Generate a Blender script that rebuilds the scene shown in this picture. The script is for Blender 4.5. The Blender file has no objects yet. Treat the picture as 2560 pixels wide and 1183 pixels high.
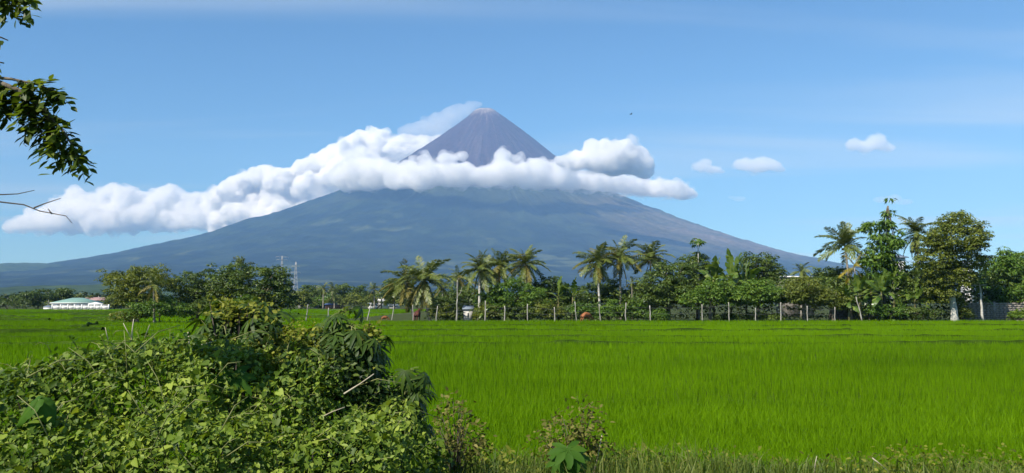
import bpy, bmesh, math
import numpy as np
from mathutils import Vector, Matrix, Euler

# ------------------------------------------------------------------ camera, sky, sun, exposure
SC = bpy.context.scene
C = SC.collection
F = 2200.0                                   # focal length in photograph pixels (2560 wide)
TH = math.atan(163.5 / F)                    # the camera looks up a little: horizon below mid-height
CAM = np.array([0.0, 0.0, 2.2])
cd = bpy.data.cameras.new('camera'); cd.sensor_width = 36.0; cd.lens = 36.0 * F / 2560.0
cd.clip_start = 0.05; cd.clip_end = 80000
cam = bpy.data.objects.new('camera', cd); C.objects.link(cam)
cam.location = CAM; cam.rotation_euler = (math.pi / 2 + TH, 0, 0)
SC.camera = cam

SUN_EL, SUN_AZ = 47.0, -136.0                # azimuth clockwise from the view direction (+Y)
W = bpy.data.worlds.new('World'); SC.world = W; W.use_nodes = True
def world_nodes():
    nt = W.node_tree; N = nt.nodes; L = nt.links
    bg = N['Background']; bg.inputs[1].default_value = 0.074
    sk = N.new('ShaderNodeTexSky'); sk.sky_type = 'NISHITA'; sk.sun_disc = False
    sk.sun_elevation = math.radians(SUN_EL); sk.sun_rotation = math.radians(SUN_AZ)
    sk.air_density = 1.0; sk.dust_density = 0.0; sk.ozone_density = 3.0; sk.altitude = 10
    # thin high veils of cirrus, laid out on a plane high above the place
    tc = N.new('ShaderNodeTexCoord')
    sep = N.new('ShaderNodeSeparateXYZ'); L.new(tc.outputs['Generated'], sep.inputs[0])
    mz = N.new('ShaderNodeMath'); mz.operation = 'MAXIMUM'; mz.inputs[1].default_value = 0.03
    L.new(sep.outputs[2], mz.inputs[0])
    ad = N.new('ShaderNodeMath'); ad.operation = 'ADD'; ad.inputs[1].default_value = 0.05
    L.new(mz.outputs[0], ad.inputs[0])
    dv = []
    for k in (0, 1):
        d = N.new('ShaderNodeMath'); d.operation = 'DIVIDE'
        L.new(sep.outputs[k], d.inputs[0]); L.new(ad.outputs[0], d.inputs[1]); dv.append(d)
    cb = N.new('ShaderNodeCombineXYZ')
    L.new(dv[0].outputs[0], cb.inputs[0]); L.new(dv[1].outputs[0], cb.inputs[1])
    mp = N.new('ShaderNodeMapping'); mp.inputs['Rotation'].default_value = (0, 0, math.radians(8))
    mp.inputs['Scale'].default_value = (0.26, 1.05, 1); mp.inputs['Location'].default_value = (11.3, 6.6, 0)
    L.new(cb.outputs[0], mp.inputs[0])
    nz = N.new('ShaderNodeTexNoise'); nz.inputs['Scale'].default_value = 1.0
    nz.inputs['Detail'].default_value = 5.0; nz.inputs['Roughness'].default_value = 0.45
    nz.inputs['Distortion'].default_value = 0.5
    L.new(mp.outputs[0], nz.inputs['Vector'])
    rp = N.new('ShaderNodeValToRGB'); rp.color_ramp.interpolation = 'EASE'
    rp.color_ramp.elements[0].position = 0.47; rp.color_ramp.elements[0].color = (0, 0, 0, 1)
    rp.color_ramp.elements[1].position = 0.76; rp.color_ramp.elements[1].color = (1, 1, 1, 1)
    L.new(nz.outputs['Fac'], rp.inputs[0])
    ml = N.new('ShaderNodeMath'); ml.operation = 'MULTIPLY'; ml.inputs[1].default_value = 0.55
    L.new(rp.outputs[0], ml.inputs[0])
    mx = N.new('ShaderNodeMixRGB'); mx.inputs[2].default_value = (5.4, 6.4, 7.2, 1)
    ti = N.new('ShaderNodeMixRGB'); ti.blend_type = 'MULTIPLY'; ti.inputs[0].default_value = 1.0
    ti.inputs[2].default_value = (0.52, 0.87, 1.13, 1); L.new(sk.outputs[0], ti.inputs[1])
    L.new(ml.outputs[0], mx.inputs[0]); L.new(ti.outputs[0], mx.inputs[1])
    L.new(mx.outputs[0], bg.inputs[0])
world_nodes()

sd = bpy.data.lights.new('sun', 'SUN'); sd.energy = 5.0; sd.angle = math.radians(0.53); sd.color = (1.0, 0.965, 0.91)
sun = bpy.data.objects.new('sun', sd); C.objects.link(sun)
_e, _a = math.radians(SUN_EL), math.radians(SUN_AZ)
SUN_DIR = Vector((math.cos(_e) * math.sin(_a), math.cos(_e) * math.cos(_a), math.sin(_e)))
sun.rotation_euler = SUN_DIR.to_track_quat('Z', 'Y').to_euler()
sun.location = (-60, -40, 80)
SC.view_settings.view_transform = 'Standard'; SC.view_settings.look = 'None'
SC.view_settings.gamma = 1.0; SC.view_settings.exposure = 0.6
SC.view_settings.use_curve_mapping = False
cy = SC.cycles
cy.max_bounces = 16; cy.diffuse_bounces = 3; cy.glossy_bounces = 2; cy.transmission_bounces = 4
cy.transparent_max_bounces = 8; cy.volume_bounces = 14
cy.use_denoising = True
try:
    cy.denoiser = 'OPENIMAGEDENOISE'; cy.denoising_input_passes = 'RGB_ALBEDO_NORMAL'
except Exception:
    pass
cy.use_adaptive_sampling = True; cy.adaptive_threshold = 0.012
cy.caustics_reflective = False; cy.caustics_refractive = False

# ------------------------------------------------------------------ helpers
RNG = np.random.default_rng(7)
def ray(px, py):
    vx, vz = (px - 1280.0) / F, -(py - 591.5) / F
    return np.array([vx, math.cos(TH) - vz * math.sin(TH), math.sin(TH) + vz * math.cos(TH)])
def at(px, py, D):
    """world point seen at photograph pixel (px, py) at ground distance D (metres along +Y)"""
    r = ray(px, py); return CAM + r * (D / r[1])
def gx(px, D, z=1.5):
    """world x of photograph column px at distance D (height z)"""
    dep = D * math.cos(TH) + (z - CAM[2]) * math.sin(TH)
    return (px - 1280.0) / F * dep

def link(o, parent=None):
    C.objects.link(o)
    if parent is not None: o.parent = parent
    return o
def mesh_data(name, V, Fs, mat=None, smooth=False, rnd=None, col=None):
    """Fs: one (n,k) int array or a list of such arrays"""
    if not isinstance(Fs, (list, tuple)): Fs = [Fs]
    Fs = [np.asarray(f, dtype=np.int32) for f in Fs if len(f)]
    V = np.asarray(V, dtype=np.float32)
    me = bpy.data.meshes.new(name)
    me.vertices.add(len(V)); me.vertices.foreach_set('co', V.ravel())
    nl = sum(f.size for f in Fs); npoly = sum(len(f) for f in Fs)
    me.loops.add(nl); me.loops.foreach_set('vertex_index', np.concatenate([f.ravel() for f in Fs]))
    me.polygons.add(npoly)
    ls = []; o = 0
    for f in Fs:
        k = f.shape[1]; ls.append(o + np.arange(len(f), dtype=np.int32) * k); o += f.size
    me.polygons.foreach_set('loop_start', np.concatenate(ls).astype(np.int32))
    if smooth: me.polygons.foreach_set('use_smooth', np.ones(npoly, dtype=bool))
    me.update(calc_edges=True)
    if rnd is not None:
        a = me.attributes.new('rnd', 'FLOAT', 'POINT'); a.data.foreach_set('value', np.asarray(rnd, dtype=np.float32))
    if col is not None:
        a = me.attributes.new('Col', 'FLOAT_COLOR', 'POINT')
        cc = np.ones((len(V), 4), dtype=np.float32); cc[:, :3] = col; a.data.foreach_set('color', cc.ravel())
    if mat is not None: me.materials.append(mat)
    return me
def obj(name, me, parent=None, loc=None, rot=None, scale=None, mw=None):
    o = bpy.data.objects.new(name, me); link(o, parent)
    if mw is not None: o.matrix_basis = mw
    else:
        if loc is not None: o.location = loc
        if rot is not None: o.rotation_euler = rot
        if scale is not None: o.scale = scale if hasattr(scale, '__len__') else (scale,) * 3
    return o
def tag(o, label=None, cat=None, group=None, kind=None):
    if label: o['label'] = label
    if cat: o['category'] = cat
    if group: o['group'] = group
    if kind: o['kind'] = kind
    return o
def empty(name, loc=(0, 0, 0), rz=0.0, s=1.0):
    o = bpy.data.objects.new(name, None); C.objects.link(o)
    o.empty_display_size = 0.3; o.location = loc; o.rotation_euler = (0, 0, rz); o.scale = (s, s, s)
    return o
class MB:
    """collects shapes into one mesh"""
    def __init__(s): s.V = []; s.F = {3: [], 4: []}; s.n = 0; s.R = []
    def add(s, V, Fs, r=0.5):
        V = np.asarray(V, dtype=float)
        if not isinstance(Fs, (list, tuple)) or (len(Fs) and np.ndim(Fs[0]) == 1): Fs = [np.asarray(Fs)]
        for f in Fs:
            f = np.asarray(f)
            if len(f): s.F[f.shape[1]].append(f + s.n)
        s.V.append(V); s.n += len(V); s.R.append(np.broadcast_to(np.asarray(r, dtype=float), (len(V),)))
        return s
    def box(s, c, d, rz=0.0, r=0.5):
        x, y, z = np.asarray(d) / 2.0
        V = np.array([[-x, -y, -z], [x, -y, -z], [x, y, -z], [-x, y, -z], [-x, -y, z], [x, -y, z], [x, y, z], [-x, y, z]])
        if rz:
            c_, s_ = math.cos(rz), math.sin(rz); V[:, :2] = V[:, :2] @ np.array([[c_, s_], [-s_, c_]])
        return s.add(V + np.asarray(c), np.array([[0, 3, 2, 1], [4, 5, 6, 7], [0, 1, 5, 4], [1, 2, 6, 5], [2, 3, 7, 6], [3, 0, 4, 7]]), r)
    def tube(s, pts, rad, sides=6, cap=True, r=0.5):
        V, Fq, Ft = tube(pts, rad, sides, cap); return s.add(V, [Fq, Ft] if len(Ft) else [Fq], r)
    def data(s, name, mat, smooth=False):
        Fs = [np.concatenate(f) for f in s.F.values() if f]
        return mesh_data(name, np.concatenate(s.V), Fs, mat, smooth, rnd=np.concatenate(s.R))
    def build(s, name, mat, parent=None, smooth=False, **k):
        return obj(name, s.data(name, mat, smooth), parent, **k)
def tube(pts, rad, sides=6, cap=True):
    P = np.asarray(pts, dtype=float); n = len(P)
    R = np.broadcast_to(np.asarray(rad, dtype=float), (n,))
    T = np.gradient(P, axis=0); T /= np.linalg.norm(T, axis=1)[:, None] + 1e-9
    up = np.array([0, 0, 1.0]) if abs(T[0, 2]) < 0.9 else np.array([0, 1.0, 0])
    A = np.cross(T, up); A /= np.linalg.norm(A, axis=1)[:, None] + 1e-9; B = np.cross(T, A)
    a = np.arange(sides) * 2 * math.pi / sides
    V = (P[:, None, :] + R[:, None, None] * (np.cos(a)[None, :, None] * A[:, None, :] + np.sin(a)[None, :, None] * B[:, None, :])).reshape(-1, 3)
    i = np.arange(n - 1)[:, None] * sides; j = np.arange(sides)[None, :]; j2 = (j + 1) % sides
    Fq = np.stack([i + j, i + j2, i + sides + j2, i + sides + j], -1).reshape(-1, 4)
    Ft = np.zeros((0, 3), int)
    if cap:
        V = np.vstack([V, P[:1], P[-1:]]); c0, c1 = n * sides, n * sides + 1; jj = np.arange(sides)
        Ft = np.vstack([np.stack([np.full(sides, c0), (jj + 1) % sides, jj], -1),
                        np.stack([np.full(sides, c1), (n - 1) * sides + jj, (n - 1) * sides + (jj + 1) % sides], -1)])
    return V, Fq, Ft
def unit(v): return v / (np.linalg.norm(v, axis=-1, keepdims=True) + 1e-12)

# value noise
def _hash(ix, iy, iz, seed):
    h = (ix * 374761393 + iy * 668265263 + iz * 2147483647 + seed * 974634777) & 0xFFFFFFFF
    h = ((h ^ (h >> 13)) * 1274126177) & 0xFFFFFFFF
    h = ((h ^ (h >> 16)) * 2246822519) & 0xFFFFFFFF
    return ((h ^ (h >> 15)) & 0xFFFFFF).astype(np.float64) / 0xFFFFFF
def noise3(P, seed=0):
    P = np.asarray(P, dtype=float); I = np.floor(P).astype(np.int64); f = P - I; u = f * f * f * (f * (f * 6 - 15) + 10)
    r = 0
    for dx in (0, 1):
        wx = u[..., 0] if dx else 1 - u[..., 0]
        for dy in (0, 1):
            wy = u[..., 1] if dy else 1 - u[..., 1]
            for dz in (0, 1):
                wz = u[..., 2] if dz else 1 - u[..., 2]
                r = r + wx * wy * wz * _hash(I[..., 0] + dx, I[..., 1] + dy, I[..., 2] + dz, seed)
    return r * 2 - 1
def fbm(P, octv=4, seed=0, gain=0.5, lac=2.03, mode=None):
    P = np.asarray(P, dtype=float); a = 1.0; s = 0; t = 0
    for k in range(octv):
        n = noise3(P * lac ** k + 17.3 * k, seed + k)
        if mode == 'ridge': n = 1 - 2 * np.abs(n)
        elif mode == 'billow': n = 2 * np.abs(n) - 1
        s = s + a * n; t += a; a *= gain
    return s / t
def n2(x, y, s=1.0, seed=0, octv=3):
    return fbm(np.stack([np.asarray(x) * s, np.asarray(y) * s, np.zeros_like(np.asarray(x, dtype=float))], -1), octv, seed)
def sstep(a, b, x):
    t = np.clip((x - a) / (b - a), 0, 1); return t * t * (3 - 2 * t)

# ------------------------------------------------------------------ materials
def new_mat(name):
    m = bpy.data.materials.new(name); m.use_nodes = True
    return m, m.node_tree.nodes, m.node_tree.links
def noise_mat(name, c1, c2, scale=5.0, rough=0.85, bump=0.0, bump_scale=None, detail=6.0, coord='Object', stretch=None, spec=0.3, c3=None):
    """two or three colours mixed by noise, optional bump"""
    m, N, L = new_mat(name); b = N['Principled BSDF']; b.inputs['Roughness'].default_value = rough
    b.inputs['Specular IOR Level'].default_value = spec
    tc = N.new('ShaderNodeTexCoord'); vec = tc.outputs[coord]
    if stretch:
        mp = N.new('ShaderNodeMapping'); mp.inputs['Scale'].default_value = stretch; L.new(vec, mp.inputs[0]); vec = mp.outputs[0]
    nz = N.new('ShaderNodeTexNoise'); nz.inputs['Scale'].default_value = scale; nz.inputs['Detail'].default_value = detail
    nz.inputs['Roughness'].default_value = 0.62; L.new(vec, nz.inputs['Vector'])
    rp = N.new('ShaderNodeValToRGB'); e = rp.color_ramp.elements
    e[0].position = 0.34; e[0].color = (*c1, 1); e[1].position = 0.68; e[1].color = (*c2, 1)
    if c3: q = e.new(0.53); q.color = (*c3, 1)
    L.new(nz.outputs['Fac'], rp.inputs[0]); L.new(rp.outputs[0], b.inputs['Base Color'])
    if bump:
        n2_ = N.new('ShaderNodeTexNoise'); n2_.inputs['Scale'].default_value = bump_scale or scale * 4
        n2_.inputs['Detail'].default_value = 6; L.new(vec, n2_.inputs['Vector'])
        bp = N.new('ShaderNodeBump'); bp.inputs['Strength'].default_value = bump; bp.inputs['Distance'].default_value = 0.05
        L.new(n2_.outputs['Fac'], bp.inputs['Height']); L.new(bp.outputs[0], b.inputs['Normal'])
    return m
def leaf_mat(name, dark, mid, light, transl=0.3, rough=0.45, spec=0.35, tcol=None):
    """leaf colour by the per-leaf attribute rnd, with light passing through the blade"""
    m, N, L = new_mat(name); b = N['Principled BSDF']; out = N['Material Output']
    b.inputs['Roughness'].default_value = rough; b.inputs['Specular IOR Level'].default_value = spec
    at_ = N.new('ShaderNodeAttribute'); at_.attribute_name = 'rnd'
    oi = N.new('ShaderNodeObjectInfo')
    ma = N.new('ShaderNodeMath'); ma.operation = 'MULTIPLY_ADD'; ma.inputs[1].default_value = 0.16; ma.inputs[2].default_value = -0.08
    L.new(oi.outputs['Random'], ma.inputs[0])
    s = N.new('ShaderNodeMath'); s.operation = 'ADD'; L.new(at_.outputs['Fac'], s.inputs[0]); L.new(ma.outputs[0], s.inputs[1])
    rp = N.new('ShaderNodeValToRGB'); e = rp.color_ramp.elements
    e[0].position = 0.0; e[0].color = (*dark, 1); e[1].position = 1.0; e[1].color = (*light, 1)
    q = e.new(0.5); q.color = (*mid, 1)
    L.new(s.outputs[0], rp.inputs[0]); L.new(rp.outputs[0], b.inputs['Base Color'])
    tr = N.new('ShaderNodeBsdfTranslucent')
    hs = N.new('ShaderNodeMixRGB'); hs.blend_type = 'MULTIPLY'; hs.inputs[0].default_value = 1.0
    tcol = tcol or (1.5, 1.45, 0.5); hs.inputs[2].default_value = (*tcol, 1)
    L.new(rp.outputs[0], hs.inputs[1]); L.new(hs.outputs[0], tr.inputs[0])
    mx = N.new('ShaderNodeMixShader'); mx.inputs[0].default_value = transl
    L.new(b.outputs[0], mx.inputs[1]); L.new(tr.outputs[0], mx.inputs[2]); L.new(mx.outputs[0], out.inputs[0])
    return m
def plain(name, c, rough=0.6, spec=0.3, var=0.15, scale=3.0):
    c1 = tuple(v * (1 - var) for v in c); c2 = tuple(min(1, v * (1 + var)) for v in c)
    return noise_mat(name, c1, c2, scale, rough, spec=spec)

# ------------------------------------------------------------------ the volcano
D0 = 11500.0; APX = 1212.0
K = D0 / F
VC = at(APX, 755, D0)                          # foot of the axis
_R = np.array([[0, 486], [10, 492], [22, 487], [45, 470], [90, 437], [130, 404], [173, 367], [240, 322], [348, 258], [428, 224], [528, 181],
               [638, 144], [738, 112], [848, 84], [1000, 54], [1300, 20], [1700, 2], [2600, 0]], float) * K
_L = np.array([[0, 486], [10, 492], [27, 486], [42, 470], [122, 410], [202, 355], [290, 306], [382, 264], [452, 236], [612, 180], [732, 144],
               [912, 99], [1012, 82], [1212, 56], [1450, 30], [1800, 4], [2600, 0]], float) * K
def prof(tab, r):
    # smooth the break points a little
    w = 0.06 * r + 25
    return (np.interp(r - w, tab[:, 0], tab[:, 1]) + 2 * np.interp(r, tab[:, 0], tab[:, 1]) + np.interp(r + w, tab[:, 0], tab[:, 1])) / 4
def volcano():
    nr, na = 300, 760
    t = np.linspace(0, 1, nr); r = 12.0 * K * 0.02 + 9800 * (0.25 * t + 0.75 * t ** 2.2)
    ph = np.radians(np.linspace(-205, 25, na))            # 0 = +x (right), -90 = towards the camera
    Rr, Ph = np.meshgrid(r, ph, indexing='ij')
    cx, sy = np.cos(Ph), np.sin(Ph)
    wR = sstep(-0.8, 0.8, cx)
    z = prof(_R, Rr) * wR + prof(_L, Rr) * (1 - wR)
    u = Rr / K
    X, Y = Rr * cx, Rr * sy
    # gullies running down from the crater
    a = Ph * 180 / math.pi
    wob = 2.0 * noise3(np.stack([Rr / 900, a / 9, a * 0], -1), 5)
    g1 = fbm(np.stack([(a + 4.0 * wob) / 9.0, Rr / 1900, a * 0 + 2.2], -1), 3, 11, mode='ridge')
    g2 = fbm(np.stack([(a + 2 * wob) / 2.9, Rr / 900, a * 0 + 7.7], -1), 3, 21, mode='ridge')
    amp = sstep(20, 130, u) * (1 - 0.75 * sstep(520, 1100, u))
    z = z + amp * (40 * g1 + 15 * g2 * sstep(-0.3, 0.5, fbm(np.stack([X / 800, Y / 800, a * 0], -1), 2, 77))) * np.minimum(1, u / 300)
    # canopy and ground relief
    P = np.stack([X / 420, Y / 420, a * 0], -1)
    low = sstep(260, 520, u)
    z = z + low * 34 * fbm(P, 4, 31, mode='ridge') * (1 - 0.4 * sstep(900, 1700, u))
    z = z + low * 7 * fbm(np.stack([X / 75, Y / 75, a * 0], -1), 2, 41)
    z = z + (1 - low) * 7 * fbm(np.stack([X / 90, Y / 90, z / 90], -1), 3, 43) * sstep(5, 60, u)
    z = z * (1 + 0.92 * np.minimum(sy, 0) * Rr / D0)
    z = np.where(u > 1500, z * (1 - sstep(1500, 1850, u)) - 6 * sstep(1600, 1850, u), z)
    V = np.stack([VC[0] + X, VC[1] + Y, z + CAM[2] * 0], -1).reshape(-1, 3)
    i = np.arange(nr - 1)[:, None] * na + np.arange(na - 1)[None, :]
    Fq = np.stack([i, i + na, i + na + 1, i + 1], -1).reshape(-1, 4)
    # what grows or lies where: bare rock, ash slopes, grass, forest
    rock = np.array([0.044, 0.022, 0.027]); rock2 = np.array([0.078, 0.050, 0.050]); ash = np.array([0.115, 0.09, 0.066])
    forest = np.array([0.004, 0.010, 0.005]); forest2 = np.array([0.018, 0.030, 0.011]); grass = np.array([0.075, 0.085, 0.035]); sulph = np.array([0.30, 0.26, 0.25])
    mix = lambda A, B, t: A + (B - A) * t[..., None]
    st = fbm(np.stack([(a + wob * 3.0) / 3.4, Rr / 800, a * 0 + 3.3], -1), 4, 51)
    fl = fbm(np.stack([X / 700, Y / 700, a * 0], -1), 4, 61)
    ff = fbm(np.stack([X / 160, Y / 160, a * 0], -1), 3, 63)
    col = mix(rock, rock2, sstep(0.08, 0.55, st))
    gr = sstep(230, 330, u + 60 * fl + 50 * st)
    up = mix(grass * 0.25 + forest2 * 0.4, grass * 0.75, sstep(0.0, 0.5, st))
    col = mix(col, up, gr)
    fo = sstep(340, 480, u + 130 * fl + 90 * st - 330 * sstep(0.42, 0.92, cx) * (1 - sstep(520, 900, u)) )
    frs = mix(forest, forest2, sstep(-0.35, 0.5, ff))
    frs = mix(frs, grass * 1.5, sstep(0.22, 0.40, fl) * sstep(0.0, 0.3, ff) * sstep(450, 650, u) * 0.38)
    col = mix(col, frs, fo)
    # the bare ash fan on the right flank
    fan = np.exp(-((a + 33 - 0.012 * (u - 400)) / 24) ** 2) * sstep(300, 420, u) * (1 - sstep(640, 900, u))
    fan = np.clip(fan * (0.75 + 0.7 * st + 0.5 * fl), 0, 1)
    col = mix(col, ash, fan)
    top = (1 - sstep(14, 44, u + 16 * st)) + 0.35 * sstep(0.25, 0.5, st) * (1 - sstep(30, 100, u))
    col = mix(col, sulph, np.clip(top, 0, 1) * 0.8)
    m, N, L = new_mat('volcano_slopes'); b = N['Principled BSDF']; b.inputs['Roughness'].default_value = 0.95
    b.inputs['Specular IOR Level'].default_value = 0.05
    ac = N.new('ShaderNodeAttribute'); ac.attribute_name = 'Col'
    tc = N.new('ShaderNodeTexCoord'); nz = N.new('ShaderNodeTexNoise'); nz.inputs['Scale'].default_value = 0.02; nz.inputs['Detail'].default_value = 5
    L.new(tc.outputs['Object'], nz.inputs['Vector'])
    mr = N.new('ShaderNodeMapRange'); mr.inputs[1].default_value = 0.3; mr.inputs[2].default_value = 0.7; mr.inputs[3].default_value = 0.6; mr.inputs[4].default_value = 1.4
    L.new(nz.outputs['Fac'], mr.inputs[0])
    mm = N.new('ShaderNodeVectorMath'); mm.operation = 'SCALE'; L.new(ac.outputs['Color'], mm.inputs[0]); L.new(mr.outputs[0], mm.inputs['Scale'])
    L.new(mm.outputs[0], b.inputs['Base Color'])
    bp = N.new('ShaderNodeBump'); bp.inputs['Strength'].default_value = 0.7; bp.inputs['Distance'].default_value = 14.0
    L.new(nz.outputs['Fac'], bp.inputs['Height']); L.new(bp.outputs[0], b.inputs['Normal'])
    o = obj('volcano', mesh_data('volcano', V, Fq, m, True, col=col.reshape(-1, 3)))
    tag(o, 'tall symmetrical cone volcano with bare grey summit and forested slopes', 'volcano', kind='structure')
volcano()

# low wooded hills left of the volcano's foot
def hill(name, pts, D, depth, colr, seed, label):
    px = np.array([p[0] for p in pts], float); py = np.array([p[1] for p in pts], float)
    n, md = 260, 40
    xs = np.linspace(px[0], px[-1], n); h = np.array([at(x, np.interp(x, px, py), D)[2] for x in xs])
    X = np.array([at(x, 755, D)[0] for x in xs])
    t = np.linspace(-1, 0.6, md)
    sh = np.cos(np.clip(t, -1, 1) * math.pi / 2) ** 1.3
    XX, TT = np.meshgrid(X, t); H = h[None, :] * sh[:, None]
    YY = D + TT * depth
    H = H + 0.07 * H * fbm(np.stack([XX / 300, YY / 300, XX * 0], -1), 4, seed) + np.minimum(H, 10) * 0.4 * fbm(np.stack([XX / 45, YY / 45, XX * 0], -1), 2, seed + 3) - 3
    V = np.stack([XX, YY, H], -1).reshape(-1, 3)
    i = np.arange(md - 1)[:, None] * n + np.arange(n - 1)[None, :]
    Fq = np.stack([i, i + 1, i + n + 1, i + n], -1).reshape(-1, 4)
    o = obj(name, mesh_data(name, V, Fq, colr, True)); tag(o, label, 'hill', kind='structure')
M_hill = noise_mat('hill_woods', (0.016, 0.032, 0.012), (0.055, 0.085, 0.028), 0.012, 0.95, spec=0.05, bump=0.6, bump_scale=0.03, detail=8)
hill('hill', [(-900, 700), (-500, 672), (-200, 690), (-60, 662), (20, 667), (62, 657), (105, 655), (150, 664), (260, 690), (420, 720), (600, 754)], 7800, 1900, M_hill, 71,
     'low wooded blue hill at the far left of the volcano')
hill('hill', [(-900, 728), (-300, 716), (0, 722), (140, 712), (260, 709), (400, 716), (640, 722), (900, 735), (1200, 738), (1700, 740), (2300, 735), (2700, 738)], 2500, 700, M_hill, 81,
     'low dark green rise in front of the volcano foot')

# ------------------------------------------------------------------ ground
def BANK(x, y): return 0.50 * (1 - sstep(8.4, 10.6, y + 0.3 * n2(x, y, 0.35, 3)))
def EDGE(x, y): return 10.15 + 0.35 * n2(x, y, 0.6, 4) - 0.35 * sstep(2, 5, x)
def ground():
    xs = np.concatenate([[-16000, -9000, -3000, -800, -300], np.linspace(-140, 140, 57), [300, 800, 3000, 9000, 16000]])
    ys = np.concatenate([[-1200, -400, -60, -12], np.linspace(-6, 30, 37), np.linspace(36, 300, 45), [500, 900, 1800, 4000, 9000, 17000]])
    X, Y = np.meshgrid(xs, ys)
    bank = BANK(X, Y)
    Z = bank + 0.05 * n2(X, Y, 0.3, 9) * (Y < 60)
    V = np.stack([X, Y, Z], -1).reshape(-1, 3); nx = len(xs)
    i = np.arange(len(ys) - 1)[:, None] * nx + np.arange(nx - 1)[None, :]
    Fq = np.stack([i, i + 1, i + nx + 1, i + nx], -1).reshape(-1, 4)
    m = noise_mat('soil', (0.035, 0.040, 0.012), (0.075, 0.085, 0.022), 0.7, 0.95, spec=0.1, bump=0.4, bump_scale=9, c3=(0.045, 0.062, 0.014))
    o = obj('ground', mesh_data('ground', V, Fq, m, True)); tag(o, 'flat green and brown ground under the rice fields', 'ground', kind='structure')
ground()

# ------------------------------------------------------------------ clouds and the air
def vol_mat(name, colr, dens, aniso=0.0, clear=False, wisp=0):
    m, N, L = new_mat(name); out = N['Material Output']; N.remove(N['Principled BSDF'])
    v = N.new('ShaderNodeVolumePrincipled'); v.inputs['Color'].default_value = (*colr, 1); v.inputs['Density'].default_value = dens
    v.inputs['Anisotropy'].default_value = aniso
    if wisp:                                                # vapour thins out unevenly: torn edges and see-through gaps
        tc = N.new('ShaderNodeTexCoord'); nz = N.new('ShaderNodeTexNoise'); nz.inputs['Scale'].default_value = 1.0 / wisp; nz.inputs['Detail'].default_value = 3.0; nz.inputs['Roughness'].default_value = 0.6
        L.new(tc.outputs['Object'], nz.inputs['Vector']); mr = N.new('ShaderNodeMapRange'); mr.inputs[1].default_value = 0.40; mr.inputs[2].default_value = 0.66; mr.inputs[3].default_value = 0.0; mr.inputs[4].default_value = dens
        L.new(nz.outputs['Fac'], mr.inputs[0]); L.new(mr.outputs[0], v.inputs['Density']); m.cycles.volume_step_rate = 0.12
    if clear: v.inputs['Absorption Color'].default_value = (0.35, 0.35, 0.35, 1)
    L.new(v.outputs[0], out.inputs['Volume']); return m
def remeshed(me, voxel):
    """a clean closed skin without folds"""
    o = bpy.data.objects.new('tmp', me); C.objects.link(o)
    md = o.modifiers.new('r', 'REMESH'); md.mode = 'VOXEL'; md.voxel_size = voxel; md.use_smooth_shade = True
    dg = bpy.context.evaluated_depsgraph_get(); m2 = bpy.data.meshes.new_from_object(o.evaluated_get(dg)); bpy.data.objects.remove(o); bpy.data.meshes.remove(me); return m2
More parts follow.
